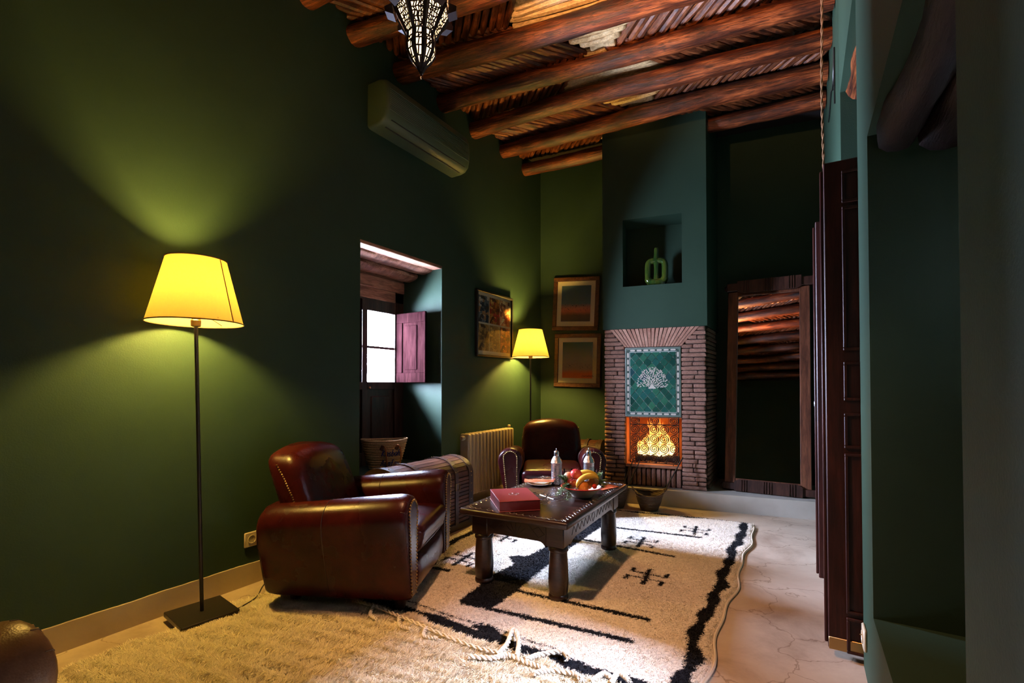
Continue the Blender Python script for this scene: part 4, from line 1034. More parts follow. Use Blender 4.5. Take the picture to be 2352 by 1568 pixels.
cr=MB().lathe([(.064,2.822),(.066,2.83),(.064,2.838),(.060,2.83),(.064,2.822)],24,cap0=False,cap1=False)
for k in range(4): cr.tube([(.062*math.cos(PI/2*k),.062*math.sin(PI/2*k),2.83),(.030*math.cos(PI/2*k),.030*math.sin(PI/2*k),2.92),(0,0,2.97)],.003,6)
cr.build('crown',M['lantern_metal'],lt)
ld=bpy.data.lights.new('lantern_light','POINT'); ld.energy=LANT_W; ld.color=LANT_COL; ld.shadow_soft_size=.035
o=bpy.data.objects.new('lantern_light',ld); C.objects.link(o); o.parent=lt; o.location=(0,0,2.70)
for nm,en,z,rx,sz in (('lantern_added_up',LANT_UP,2.86,180,118),('lantern_added_down',LANT_DOWN,2.36,0,84)):  # extra spots added in the lantern, aimed at the ceiling and rug
    ld=bpy.data.lights.new(nm,'SPOT'); ld.energy=en; ld.color=LANT_COL; ld.shadow_soft_size=.04; ld.spot_size=R(sz); ld.spot_blend=.9; ld.color=(1.0,.50,.24) if rx==0 else LANT_COL
    o=bpy.data.objects.new(nm,ld); C.objects.link(o); o.parent=lt; o.location=(0,0,z); dv=Vector((.30,.25,-1.0)) if rx==0 else Vector((.55,.62,1.05)); dv.rotate(Matrix.Rotation(-R(31.23+22.5),3,'Z')); o.rotation_euler=dv.to_track_quat('-Z','Y').to_euler()
MB().tube([(0,0,2.96),(0,0,3.70)],.005,8).build('chain',M['lantern_metal'],lt)

# ================================================================== air conditioner
ac=thing('air_conditioner','long rounded wall air conditioner with two slots under the ceiling','air conditioner',(XL,2.40,2.985))
prof=[(0,0),(.10,.0),(.150,.012),(.182,.045),(.195,.10),(.197,.20),(.190,.27),(.165,.315),(.12,.330),(0,.330)]
rings=[]
for yy,s in ((0,.90),(.006,.955),(.018,.985),(.035,1),(.955,1),(.972,.985),(.984,.955),(.990,.90)):
    rings.append([(a*s,yy,.165+(b-.165)*s) for a,b in prof])
MB().loft(rings).build('casing',M['ac'],ac,angle=35)
def slot(a,b,y0,y1,dz):  # thin strip lying on the lower curve
    return MB().add([(a[0]+.002,y0,a[1]-.001),(b[0]+.002,y0,b[1]-.001),(b[0]+.002,y1,b[1]-.001),(a[0]+.002,y1,a[1]-.001)],[(0,1,2,3)])
MB().tube([(.118,.06,.0035),(.118,.93,.0035)],.0055,6).build('slot',M['acdark'],ac); MB().tube([(.176,.06,.038),(.176,.93,.038)],.0045,6).build('slot',M['acdark'],ac)
for i in range(12): MB().cbox(.193,.1990,.03,.96,.095+.0135*i,.1015+.0135*i,.0015).build('grille_rib',M['ac'],ac)

# ================================================================== radiator
rd=thing('radiator','beige column radiator under the photo frame on the left wall','radiator',(XL,3.45,0))
ns=14; wd=.79/ns
sec=MB().rbox(.052,wd*.44,.275,.016,6,None,c=(0,0,.41)).mesh('section'); sec.materials.append(M['cream_metal'])
for i in range(ns): obj('section',sec,None,rd,(.085,wd*(i+.5),0))
MB().tube([(.085,-.01,.65),(.085,.80,.65)],.018,12).build('header_pipe',M['cream_metal'],rd); MB().tube([(.085,-.01,.16),(.085,.80,.16)],.018,12).build('header_pipe',M['cream_metal'],rd)
MB().lathe([(.012,0),(.022,.004),(.022,.022),(.016,.03)],14,(0,0,0)).build('valve',M['cream_metal'],rd,loc=(.085,-.01,.65),rot=(R(90),0,0))
MB().lathe([(.012,0),(.016,.006),(.016,.03),(.010,.036)],12).build('air_vent',M['cream_metal'],rd,loc=(.085,.77,.68))
for yy in (.06,.73): MB().cbox(-.0,.06,yy-.01,yy+.01,.15,.17,.003).build('bracket',M['cream_metal'],rd)
for yy in (.09,.70): MB().cbox(.07,.10,yy-.012,yy+.012,0,.15,.003).build('foot',M['cream_metal'],rd)

# ================================================================== domed trunks
def trunk(name,label,loc,rz,L,Dp,Hb,Ht,zbase,straps,cat='trunk'):
    t=thing(name,label,cat,loc,(0,0,rz),'domed trunks')
    d=Dp/2; nsl=9
    MB().cbox(-d+.006,d-.006,.006,L-.006,.03,Hb,.004).build('carcass',M['trunkleather'],t,angle=30)
    for zz,nm in ((.0,'plinth'),): MB().cbox(-d-.004,d+.004,-.004,L+.004,0,.055,.004).build(nm,M['trunkleather'],t,angle=30)
    # slats of the front and the dome, laid along the length
    sl=MB().rbox(.0055,L/2-.012,.5,.005,4).mesh('slat') if False else None
    nf=12; hh=(Hb-.06)/nf
    me=MB().cbox(-.005,.005,.012,L-.012,-.5,.5,.002).mesh('slat',True,30)
    for i in range(nf): 
        s=MB().cbox(-.005,.006,.012,L-.012,-hh*.46,hh*.46,.0035).build('slat',M['trunkwood'],t,loc=(d-.004,0,.06+hh*(i+.5)))
    rise=Ht-Hb; na=13
    def arc(u,o=0): a=PI*u; return ((d+o)*math.cos(a)*1.0,Hb+(rise+o)*math.sin(a)**.8)
    for i in range(na):
        u0,u1=(i+.06)/na,(i+.94)/na; (xa,za),(xb,zb__)=arc(u0),arc(u1); (xc,zc),(xd,zd)=arc(u0,-.014),arc(u1,-.014)
        MB().add([(xa,.012,za),(xb,.012,zb__),(xd,.012,zd),(xc,.012,zc),(xa,L-.012,za),(xb,L-.012,zb__),(xd,L-.012,zd),(xc,L-.012,zc)],[(0,1,2,3),(7,6,5,4),(0,4,5,1),(1,5,6,2),(2,6,7,3),(3,7,4,0)]).build('lid_slat',M['trunkwood'],t,smooth=False)
    n=24; 
    for yy,tag_ in ((0.004,1),(L-.012,1)):
        pts=[arc(i/n,.001) for i in range(n+1)]+[(-d,.05),(d,.05)]
        MB().xprism(pts[::-1],yy-.002,yy+.010).build('end_panel',M['trunkleather'],t,angle=30)
    def strapmesh(y0,y1,o):
        pts=[(d+o,.05),(d+o,Hb)]+[arc(i/n,o) for i in range(n+1)]+[(-d-o,Hb),(-d-o,.05)]; inn=[(a*.985,b-.004 if b>Hb else b) for a,b in pts]
        m=MB(); k=len(pts); vv=[(a,y0,b) for a,b in pts]+[(a,y1,b) for a,b in pts]+[(a-(.007 if a>0 else -.007),y0,b-.003) for a,b in pts]+[(a-(.007 if a>0 else -.007),y1,b-.003) for a,b in pts]
        ff=[(i,i+1,k+i+1,k+i) for i in range(k-1)]+[(i,2*k+i,2*k+i+1,i+1) for i in range(k-1)]+[(k+i,k+i+1,3*k+i+1,3*k+i) for i in range(k-1)]
        return m.add(vv,ff)
    for y0,y1,o in ((0,.055,.005),(L-.055,L,.005)): strapmesh(y0,y1,o).build('edge_band',M['trunkleather'],t,angle=30)
    studs=MB()
    for y in straps:
        strapmesh(y-.019,y+.019,.009).build('strap',M['trunkleather'],t,angle=30)
        b=MB(); 
        b.tube([(d+.014,y-.024,.30*Hb/.36+.03),(d+.014,y+.024,.30*Hb/.36+.03),(d+.014,y+.024,.30*Hb/.36-.02),(d+.014,y-.024,.30*Hb/.36-.02)],.0035,6,closed=True); b.build('buckle',M['brass'],t)
        for i in range(2,n-1,3): a,b_=arc(i/n,.010); studs.sphere((a,y+.012,b_),.0045,6,4).sphere((a,y-.012,b_),.0045,6,4)
    for y in (.028,L-.028):
        for i in range(1,n,3): a,b_=arc(i/n,.006); studs.sphere((a,y,b_),.005,6,4)
        for z in np.linspace(.09,Hb,6): studs.sphere((d+.006,y,z),.005,6,4)
    studs.build('studs',M['brass'],t,kind='stuff')
    lk=MB().cbox(d+.002,d+.014,L*.5-.03,L*.5+.03,Hb-.06,Hb+.035,.004); lk.build('lock_plate',M['iron'],t,angle=30)
    MB().tube([(d+.02,L*.5,Hb-.01),(d+.024,L*.5,Hb-.03),(d+.02,L*.5,Hb-.05)],.006,8).build('hasp',M['brass'],t)
    return t
trunk('domed_trunk','dark slatted domed trunk with leather straps behind the foreground armchair',(-2.474,2.345,0),0,.815,.375,.40,.545,0,(.22,.60))
trunk('domed_trunk','small dark domed trunk behind the far armchair, left of the fireplace',(-1.79,4.80,0),R(99),.60,.36,.40,.545,0,(.16,.44))

# ================================================================== pictures
def art_mat(name,stops,speck,seed,lo,hi):
    n=NT(name); n.bsdf(**{'Roughness':.7,'Specular IOR Level':.2}); tc=n.coords((1,1,1),'Generated'); sp=n.n('ShaderNodeSeparateXYZ'); n.l(tc,sp.inputs[0])
    ad=n.n('ShaderNodeMath',operation='MULTIPLY_ADD'); n.l(n.noise(tc,6,4),ad.inputs[0]); ad.inputs[1].default_value=.10; n.l(sp.outputs['Z'],ad.inputs[2])
    base=n.ramp(ad.outputs[0],stops)
    mp=n.coords((16,1,42),'Generated',rot=(0,R(18),0)); nz=n.noise(mp,1.0,2,.5,.6); mk=n.ramp(nz,[(.60,(0,0,0)),(.64,(1,1,1))])
    band=n.ramp(sp.outputs['Z'],[(lo-.04,(0,0,0)),(lo+.02,(1,1,1)),(hi-.02,(1,1,1)),(hi+.04,(0,0,0))])
    mm=n.mix(1.0,mk,band,'MULTIPLY'); n.l(n.mix(mm,base,speck),n.b.inputs['Base Color']); return n.m
A1=art_mat('dusk_painting',[(.05,(.13,.09,.06)),(.22,(.20,.11,.05)),(.33,(.72,.20,.09)),(.43,(.66,.26,.15)),(.55,(.16,.22,.24)),(1,(.10,.16,.20))],(.02,.02,.02),1,.30,.47)
A2=art_mat('orange_horizon_painting',[(.05,(.75,.20,.06)),(.18,(.72,.18,.06)),(.30,(.42,.27,.20)),(.60,(.32,.28,.24)),(1,(.12,.20,.18))],(.05,.045,.04),2,.28,.38)
M['cream']=plain('cream_mount',(.86,.75,.52),.8)
M['framewood']=wood('brown_frame_wood',(.05,.018,.008),(.13,.05,.022),(.19,.08,.036),(6,1,6),4,.40,.2)
M['frameblack']=plain('black_frame',(.02,.017,.015),.3)
def picture(name,label,loc,rot,W,H,fw,mt,frame,fill,depth=.028,cat='picture',group=None):
    t=thing(name,label,cat,loc,rot,group)   # local: x width, y out of the wall (-y faces the room), z up
    m=MB(); w_,h=W/2,H/2
    for x0,x1,z0,z1 in ((-w_,w_,-h,-h+fw),(-w_,w_,h-fw,h),(-w_,-w_+fw,-h+fw,h-fw),(w_-fw,w_,-h+fw,h-fw)): m.cbox(x0,x1,-depth,0,z0,z1,.005)
    m.build('frame',frame,t,angle=30)
    MB().box(-w_+fw*.5,w_-fw*.5,-.010,-.004,-h+fw*.5,h-fw*.5).build('mount',M['cream'],t,smooth=False)
    fill(t,w_-fw,h-fw)
    MB().box(-w_+fw*.8,w_-fw*.8,-.0165,-.0150,-h+fw*.8,h-fw*.8).build('picture_glass',M['pic_glass'],t,smooth=False)
    return t
WD=Vector((math.cos(R(9)),math.sin(R(9)),0)); W0=Vector((-2.68,5.084,0)); WN=Vector((WD.y,-WD.x,0))
def onback(s,z): p=W0+WD*s+WN*.004; return (p.x,p.y,z)
sig=plain('dark_ink',(.03,.02,.015),.8)
def fill1(t,w_,h): MB().box(-w_+.052,w_-.052,-.013,-.010,-h+.058,h-.052).build('painting',A1,t,smooth=False)
def fill2(t,w_,h):
    p=MB().box(-w_+.050,w_-.050,-.013,-.010,-h+.056,h-.050).build('painting',A2,t,smooth=False)
    s=MB(); pts=[(.06+.012*i,-.0138,-h+.085+.008*math.sin(i*2.1)*(1 if i%3 else 1.8)) for i in range(12)]; s.tube(pts,.0014,4); s.tube([(.05,-.0138,-h+.075),(.19,-.0138,-h+.080)],.0012,4); s.build('signature',sig,p)
picture('framed_painting','brown framed painting of a blue-grey and orange dusk, the upper of two',onback(.437,2.070),(0,R(2.5),R(9)),.548,.622,.048,0,M['framewood'],fill1,group='pair of framed paintings')
picture('framed_painting','brown framed painting with a bright orange foot, the lower of two',onback(.453,1.411),(0,R(1.5),R(9)),.552,.620,.048,0,M['framewood'],fill2,group='pair of framed paintings')
def photo_mat(i):
    rg=random.Random(i*7+1); n=NT('photo_print'); n.bsdf(**{'Roughness':.4}); v=n.coords((1,1,1),'Generated'); 
    mp=n.coords((3.2,1,5.0),'Generated'); 
    vo=n.n('ShaderNodeTexVoronoi'); vo.inputs['Scale'].default_value=1.6; vo.distance='CHEBYCHEV'; n.l(mp,vo.inputs['Vector'])
    pal=[[(.02,.03,.05),(.10,.12,.14),(.24,.13,.06),(.04,.03,.02),(.35,.33,.30)],[(.16,.05,.012),(.34,.14,.03),(.30,.03,.02),(.08,.03,.01),(.5,.3,.08)],[(.45,.2,.06),(.62,.42,.2),(.25,.07,.03),(.7,.6,.4),(.12,.05,.02)],[(.10,.06,.02),(.28,.18,.06),(.18,.11,.04),(.05,.03,.015),(.30,.2,.08)],[(.22,.14,.05),(.33,.22,.08),(.16,.10,.04),(.28,.18,.06),(.4,.3,.12)],[(.10,.035,.012),(.36,.14,.04),(.22,.07,.02),(.05,.02,.01),(.52,.28,.10)]][i]
    sp=n.n('ShaderNodeSeparateColor'); n.l(vo.outputs['Color'],sp.inputs[0])
    c=n.ramp(sp.outputs[0],[(k/5,p) for k,p in enumerate(pal)],'CONSTANT')
    z=n.n('ShaderNodeSeparateXYZ'); n.l(v,z.inputs[0]); f=n.noise(n.coords((5,1,7),'Generated'),2,6,.65)
    n.l(n.mix(.8,c,n.ramp(f,[(.3,(.8,.7,.6)),(.7,(3.8,3.4,3.0))]),'MULTIPLY'),n.b.inputs['Base Color']); return n.m
def fill3(t,w_,h):
    cw=(2*w_-.03)/3; hh=(2*h-.075)/2; k=0
    for j in range(2):
        for i in range(3):
            x0=-w_+.012+i*cw; z1=h-.030-j*(hh+.012)
            MB().box(x0+.006,x0+cw-.006,-.012,-.010,z1-hh+.006,z1).build('photo',photo_mat(k),t,smooth=False); k+=1
picture('photo_frame','black framed poster of six interior photos on the left wall',(XL+.004,4.060,1.726),(0,0,R(90)),.664,.652,.022,0,M['frameblack'],fill3,.032)

# ================================================================== big leaning mirror
mr=thing('floor_mirror','tall old dark wood framed mirror leaning in the right alcove','mirror',(-.275,4.845,.152),(R(-10.0),0,R(-1.0)))
MW=.735/2; MH=2.02; gx=.268
MB().cbox(-MW+.012,-gx+.004,0,.045,.03,MH-.10,.005).build('stile',M['mirrorwood'],mr,angle=30); MB().cbox(gx-.016,MW-.03,0,.045,.03,MH-.10,.005).build('stile',M['mirrorwood'],mr,angle=30)
def rail(z0,z1,nm,up):
    m=MB().cbox(-MW,MW,-.012,.05,z0+.01,z1-.01,.006); o=m.build(nm,M['darkwood'],mr,angle=30)
    sg=1
    poly=[(-.23,z0-.022 if up else z1+.022),(.23,z0-.022 if up else z1+.022),(.27,z0 if up else z1),(.27,z1 if up else z0),(-.27,z1 if up else z0),(-.27,z0 if up else z1)]
    MB().xprism(poly,-.028,-.010).build('carved_block',M['darkwood'],o,angle=30)
    q=MB()
    for x in (-.21,-.19,-.17,-.03,-.012,.03,.012,.17,.19,.21): q.cbox(x-.005,x+.005,-.036,-.026,z0-.018 if up else z0,z1 if up else z1+.018,.002)
    q.build('carved_ribs',M['darkwood'],o,kind='stuff',angle=30)
    MB().tube([(-MW-.02,.02,(z0+z1)/2),(-MW-.005,.02,(z0+z1)/2),(-MW+.03,.02,(z0+z1)/2)],[.022,.030,.018],12).build('knob',M['darkwood'],o)
    MB().tube([(MW+.02,.02,(z0+z1)/2),(MW+.005,.02,(z0+z1)/2),(MW-.03,.02,(z0+z1)/2)],[.022,.030,.018],12).build('knob',M['darkwood'],o)
rail(MH-.105,MH,'top_rail',True); rail(.0,.085,'bottom_rail',False)
MB().cbox(-gx,gx-.012,.006,.04,.075,.115,.003).build('inner_rail',M['mirrorwood'],mr,angle=30); MB().cbox(-gx,gx-.012,.006,.04,MH-.145,MH-.10,.003).build('inner_rail',M['mirrorwood'],mr,angle=30)
MB().box(-gx,gx-.014,.018,.026,.11,MH-.14).build('mirror_glass',M['mirror'],mr,smooth=False)

# ================================================================== baskets
def stroke(letters):
    return letters
SB=thing('straw_basket','natural straw tote basket with blue lettering on the window sill','basket',(-2.855,2.745,OZ0+.002),(0,0,R(47)))
def bas(a,t):  # a angle, t height 0..1 ; local front is -y
    rx=.105+.075*t**.8; ry=.075+.030*t; z=.235*t+.012*t*abs(math.cos(a))**3; return Vector((rx*math.cos(a),ry*math.sin(a),z))
n=48; rows=16; vv=[]; ff=[]
for j in range(rows+1):
    for i in range(n): p=bas(TAU*i/n,j/rows); vv.append(p)
ff=[(j*n+i,j*n+(i+1)%n,(j+1)*n+(i+1)%n,(j+1)*n+i) for j in range(rows) for i in range(n)]+[tuple(range(n-1,-1,-1))]
b=MB().add(vv,ff); inner=[(v[0]*.96,v[1]*.94,v[2]+.004) for v in vv]; k0=len(b.v); b.add(inner,[(j*n+(i+1)%n,j*n+i,(j+1)*n+i,(j+1)*n+(i+1)%n) for j in range(rows) for i in range(n)]); b.build('basket_body',M['straw'],SB,angle=60)
MB().tube([bas(TAU*i/n,1.0)*Vector((.98,.98,1)).x if False else Vector((bas(TAU*i/n,1).x*.985,bas(TAU*i/n,1).y*.98,bas(TAU*i/n,1).z)) for i in range(n)],.007,8,closed=True).build('rim',M['straw'],SB)
for j in range(1,12):
    MB().tube([bas(TAU*i/n,j/12)*1.0 for i in range(n)],.0042,6,closed=True).build('coil',M['straw'],SB)
def onfront(u,z,o=.006):   # u metres across the front (local x), z up
    t=min(1,max(0,z/.24)); rx=.105+.075*t**.8; ry=.075+.030*t; c=max(-.97,min(.97,u/rx)); return Vector((u,-ry*math.sqrt(1-c*c)-o,z))
LET={'K':[[(0,0),(.12,1)],[(.62,1),(.1,.42),(.55,0)]],'a':[[(.48,.5),(.25,.55),(.06,.3),(.12,.04),(.32,.05),(.48,.5),(.44,.1),(.56,0)]],'s':[[(.1,.05),(.3,.0),(.38,.18),(.16,.34),(.24,.55),(.42,.5)]],'b':[[(.18,1),(.06,.1),(.2,0),(.42,.12),(.44,.42),(.26,.52),(.1,.3)]],'h':[[(.2,1),(.05,0)],[(.1,.35),(.3,.55),(.42,.45),(.36,.05),(.5,.0)]],'A':[[(0,0),(.35,1),(.5,0)],[(.12,.38),(.5,.40)]],'g':[[(.46,.5),(.22,.55),(.06,.3),(.14,.06),(.34,.1),(.46,.5),(.40,-.25),(.18,-.38),(.06,-.25)]],'f':[[(.5,.85),(.34,1),(.22,.75),(.16,-.25),(.28,-.3),(.34,.05)],[(.05,.48),(.42,.5)]],'y':[[(.08,.52),(.14,.1),(.34,.12),(.44,.52),(.38,-.2),(.14,-.36)]]}
def word(txt,x0,z0,h,adv):
    m=MB(); x=x0
    for ch in txt:
        for st in LET[ch]:
            pts=spline([(p*h*.85+x+.18*q*h,q*h+z0,0) for p,q in st],6) if len(st)>2 else [np.array((p*h*.85+x+.18*q*h,q*h+z0,0)) for p,q in st]
            m.tube([onfront(p[0],p[1],.0085) for p in pts],.0032,6)
        x+=adv*h*(1.15 if ch in 'KA' else 1)
    return m
word('Kasbah',-.022,.122,.050,.46).build('lettering',M['blueyarn'],SB,kind='stuff'); word('Agafay',-.030,.046,.046,.52).build('lettering',M['blueyarn'],SB,kind='stuff')
for sg,ys2 in ((-1,-1),(1,1)):
    a_,b_=-.018,.095
    pts=[onfront(a_,.192,.012),onfront(a_+.012,.205,.03),onfront(a_+.028,.17,.04),onfront(a_+.034,.09,.035),onfront(a_+.045,.01,.03),onfront(.06,-.02+.03,.045),onfront(.105,.03,.05),onfront(.125,.10,.045),onfront(.12,.18,.04),onfront(b_+.008,.208,.03),onfront(b_-.005,.195,.012)]
    pts=spline([tuple(p) for p in pts],8)
    if sg>0: pts=[np.array((-p[0],-p[1],p[2])) for p in pts]
    MB().tube(pts,.006,8).build('strap',M['tanstrap'],SB)
    for q in (a_,b_):
        p=onfront(q,.187,.006); 
        if sg>0: p=Vector((-p.x,-p.y,p.z))
        MB().rbox(.014,.004,.020,.004,4).build('strap_patch',M['brownpatch'],SB,loc=p,rot=(0,R(28),0))
def hearth_basket(label,loc,r0,r1,h,rz):
    t=thing('hearth_basket',label,'basket',loc,(0,0,rz),'dark straw baskets on the hearth')
    n=32; prof=[(r0,0),(r0*1.08,h*.15),(r0+(r1-r0)*.5,h*.5),(r1,h),(r1*.96,h-.002),(r0+(r1-r0)*.45,h*.5),(r0*.9,.02)]
    b=MB().lathe(prof,n,(0,0,0),True,True); b.v=[(x,y,z+ (.030*abs(x/r1)**2 if z>h*.8 else 0)) for x,y,z in b.v]; b.build('basket_body',M['darkstraw'],t,angle=60)
    MB().tube([(r1*.99*math.cos(TAU*i/n),r1*.99*math.sin(TAU*i/n),h+.030*math.cos(TAU*i/n)**2) for i in range(n)],.008,6,closed=True).build('rim',M['darkstraw'],t)
    for s in (-1,1): MB().tube([(s*r1*.93,-.03,h+.026),(s*(r1+.015),-.02,h+.045),(s*(r1+.022),.0,h+.05),(s*(r1+.015),.02,h+.045),(s*r1*.93,.03,h+.026)],.008,8).build('handle',M['darkstraw'],t)
    return t
hearth_basket('dark straw basket with two handles standing before the hearth',(-1.185,4.33,.012),.078,.128,.135,R(20))
hearth_basket('dark straw basket half hidden behind the coffee table',(-1.475,4.26,.012),.078,.118,.145,R(-30))
# fire irons
def iron(label,a,b,rr,cat,name): return tag(MB().tube([a,((a[0]+b[0])/2,(a[1]+b[1])/2,(a[2]+b[2])/2),b],rr,8).build(name,M['iron']),label,cat,'fire irons')
iron('black iron poker leaning from the basket onto the right brick pier',(-1.125,4.36,.05),(-.945,4.585,.46),.006,'poker','fire_poker')
iron('thin iron rod leaning against the left brick pier',(-1.47,4.30,.06),(-1.385,4.522,.42),.0045,'rod','fire_iron')
iron('thin iron rod beside the left pier, closer to the grate',(-1.44,4.30,.06),(-1.325,4.535,.41),.0045,'rod','fire_iron')

# ================================================================== green vase in the niche
M['glaze']=plain('streaked_green_glaze',(.012,.050,.010),.12,col2=(.075,.10,.012),scale=14,stretch=(1.6,1.6,.35),coat=.5,lo=.35,hi=.7,detail=6)
vz=thing('green_vase','glossy green looped ceramic vase standing in the chimney niche','vase',place_local(.49,.105,2.086),(0,0,CR))
loop=[]; w_=.080; h0,h1=.045,.255
for i in range(40):
    a=TAU*i/40; c,s=math.cos(a),math.sin(a); sgn=lambda q:(1 if q>0 else -1); loop.append((w_*sgn(c)*abs(c)**.45,0,(h0+h1)/2+(h1-h0)/2*sgn(s)*abs(s)**.45))
MB().tube(loop,[.030 if p[2]>.08 else .036 for p in loop],14,closed=True).build('loop_body',M['glaze'],vz)
MB().lathe([(.050,0),(.085,.006),(.092,.03),(.085,.055),(.05,.065)],24,sx=1,sy=.55).build('foot',M['glaze'],vz)
MB().tube([(0,0,.05),(0,0,.12),(0,0,.20),(0,0,.25)],[.030,.022,.022,.030],14).build('middle_tube',M['glaze'],vz)
MB().lathe([(.034,0),(.026,.02),(.021,.05),(.021,.10),(.017,.115),(.008,.118)],18,(0,0,.262)).build('neck',M['glaze'],vz)

# ================================================================== sockets, rope, cable
def socket(label,loc,rz):
    t=thing('wall_socket',label,'socket',loc,(0,0,rz))
    MB().cbox(-.041,.041,-.011,0,-.041,.041,.004).build('plate',M['plastic'],t)
    MB().lathe([(.024,0),(.024,.003),(.021,.003),(.019,.0006),(.004,.0006)],24).build('well',M['plastic'],t,loc=(0,-.011,0),rot=(R(90),0,0))
    for dx in (-.008,.008): MB().lathe([(.0026,0),(.0026,.002)],10).build('hole',M['acdark'],t,loc=(dx,-.0085,0),rot=(R(90),0,0))
    MB().lathe([(.002,0),(.002,.010)],8).build('earth_pin',M['brass'],t,loc=(0,-.010,.008),rot=(R(90),0,0))
    return t
socket('ivory wall socket low on the green wall behind the armchair',(XL+.0005,1.566,.252),R(90))
socket('small wall socket near the floor on the green pier by the door',(XR-.0005,2.285,.155),R(-90))
rp=MB(); pts=[(.118+.003*math.sin(z*6),3.40+.004*math.sin(z*9),z) for z in np.linspace(2.06,3.66,90)]
for s in range(2): rp.tube([(p[0]+.004*math.cos(i*.9+s*PI),p[1]+.004*math.sin(i*.9+s*PI),p[2]) for i,p in enumerate(pts)],.0042,6)
tag(rp.build('hanging_rope',plain('tan_rope',(.24,.12,.055),.9)),'tan twisted rope hanging beside the doorway from the ceiling','rope')
cb=spline([(.195,4.5,3.20),(.193,4.25,3.17),(.193,4.05,3.20),(.192,3.85,3.12),(.193,3.75,3.18),(.195,3.70,3.30),(.195,3.72,2.95)],10)
tag(MB().tube(cb,.005,6).build('wall_cable',M['black']),'thin dark cable looping on the green wall above the door','cable')

# ================================================================== things on the coffee table
bk=thing('red_box_book','thick red cloth-bound box book lying on the table','book',(-1.412,2.352,TT),(0,0,R(43)))
M['redcloth']=plain('red_bookcloth',(.20,.016,.022),.45,bump=.15,bscale=400)
MB().cbox(-.113,.113,-.157,.157,0,.006,.002).build('cover',M['redcloth'],bk,angle=30); MB().cbox(-.113,.113,-.157,.157,.054,.060,.002).build('cover',M['redcloth'],bk,angle=30)
MB().cbox(-.1115,.1115,-.1555,.1555,.006,.054,.001).build('box_sides',plain('dark_red_side',(.11,.006,.009),.45),bk)
e=MB()
for i in range(24):
    a=TAU*i/24; e.tube([(.012*math.cos(a),.012*math.sin(a),.0603),((.026+.008*(i%2))*math.cos(a),(.026+.008*(i%2))*math.sin(a),.0603)],.0009,4)
for r_ in (.018,.030): e.tube([(r_*math.cos(TAU*i/30),r_*math.sin(TAU*i/30),.0603) for i in range(30)],.0008,4,closed=True)
e.build('embossed_rosette',plain('tarnished_gilt',(.20,.06,.045),.5,.1),bk,kind='stuff')
M['silver']=plain('hammered_silver',(.62,.62,.64),.24,1.0,bump=.9,bscale=130,bdist=.003)
M['silver_plain']=plain('plain_silver',(.66,.66,.68),.2,1.0)
def bottle(label,loc):
    t=thing('silver_bottle',label,'bottle',loc,(0,0,0),'silver bottles on the table'); k=.92
    MB().lathe([(r_*k,z*k) for r_,z in [(.036,0),(.040,.004),(.040,.12),(.041,.155),(.043,.158),(.043,.164),(.040,.167),(.036,.185),(.024,.205),(.018,.212)]],28).build('body',M['silver'],t)
    MB().lathe([(r_*k,z*k) for r_,z in [(.018,.208),(.019,.212),(.018,.238),(.016,.246),(.009,.252),(.004,.256),(.003,.264),(.001,.268)]],20).build('cap',M['silver_plain'],t)
bottle('hammered silver bottle on the table, behind the left of the fruit bowl',(-1.452,2.985,TT))
bottle('hammered silver bottle on the table, behind the right of the fruit bowl',(-1.268,3.115,TT))
def glass(label,loc):
    t=thing('water_glass',label,'glass',loc,(0,0,0),'glasses on the table')
    MB().lathe([(.026,0),(.029,.003),(.031,.11),(.0318,.112),(.0302,.111),(.0278,.014),(.010,.010)],28).build('tumbler',M['drink_glass'],t)
glass('clear tumbler beside the left silver bottle',(-1.365,2.985,TT)); glass('clear tumbler on the orange napkin to the right of the fruit bowl',(-1.172,3.060,TT+.006))
M['enamel']=plain('cream_enamel',(.66,.58,.46),.25,coat=.3); M['redrim']=plain('red_glazed_rim',(.50,.040,.025),.25,coat=.3)
bw_=thing('fruit_bowl','cream bowl with a red rim holding fruit on the table','bowl',(-1.160,2.745,TT))
MB().lathe([(.060,0),(.066,.004),(.070,.014),(.105,.045),(.128,.060),(.127,.063),(.100,.052),(.06,.022),(.02,.018)],40).build('bowl',M['enamel'],bw_)
MB().lathe([(.1255,.0575),(.131,.0605),(.132,.0635),(.128,.0660),(.122,.0635),(.1255,.0575)],40,cap0=False,cap1=False).build('red_rim',M['redrim'],bw_)
BX,BY=-1.160,2.745
def fruit(name,label,cat,dx,dy,dz,r_,m,fn=None,rot=(0,0,0),stem=None,group='fruit in the bowl'):
    t=thing(name,label,cat,(BX+dx,BY+dy,TT+dz),rot,group)
    MB().sphere((0,0,0),r_,20,14,fn).build('flesh',m,t,angle=180)
    if stem: MB().tube([(0,0,r_*stem),(.002,0,r_*stem+.010),(.004,.001,r_*stem+.016)],.0018,6).build('stem',M['darkwood'],t)
    return t
def apple(x,y,z): r_=math.hypot(x,y); return (x,y,z*.9-(.22*(1-min(1,r_/.45))**2 if z>0 else -.12*(1-min(1,r_/.45))**2))
M['apple']=plain('red_apple_skin',(.42,.018,.028),.25,col2=(.50,.10,.06),scale=9,lo=.5,hi=.8,stretch=(1,1,.4),coat=.2)
M['apple_dark']=plain('dark_red_apple_skin',(.22,.020,.022),.3,col2=(.36,.08,.04),scale=9,lo=.45,hi=.8,stretch=(1,1,.4))
M['peach']=plain('pale_peach_skin',(.58,.26,.11),.5,col2=(.50,.12,.05),scale=7)
M['orange']=plain('orange_peel',(.66,.20,.012),.4,bump=.5,bscale=160)
M['pear']=plain('yellow_pear_skin',(.52,.28,.030),.4,col2=(.42,.18,.03),scale=12)
M['banana']=plain('ripe_banana_skin',(.62,.40,.040),.42,col2=(.30,.15,.03),scale=10,lo=.55,hi=.75)
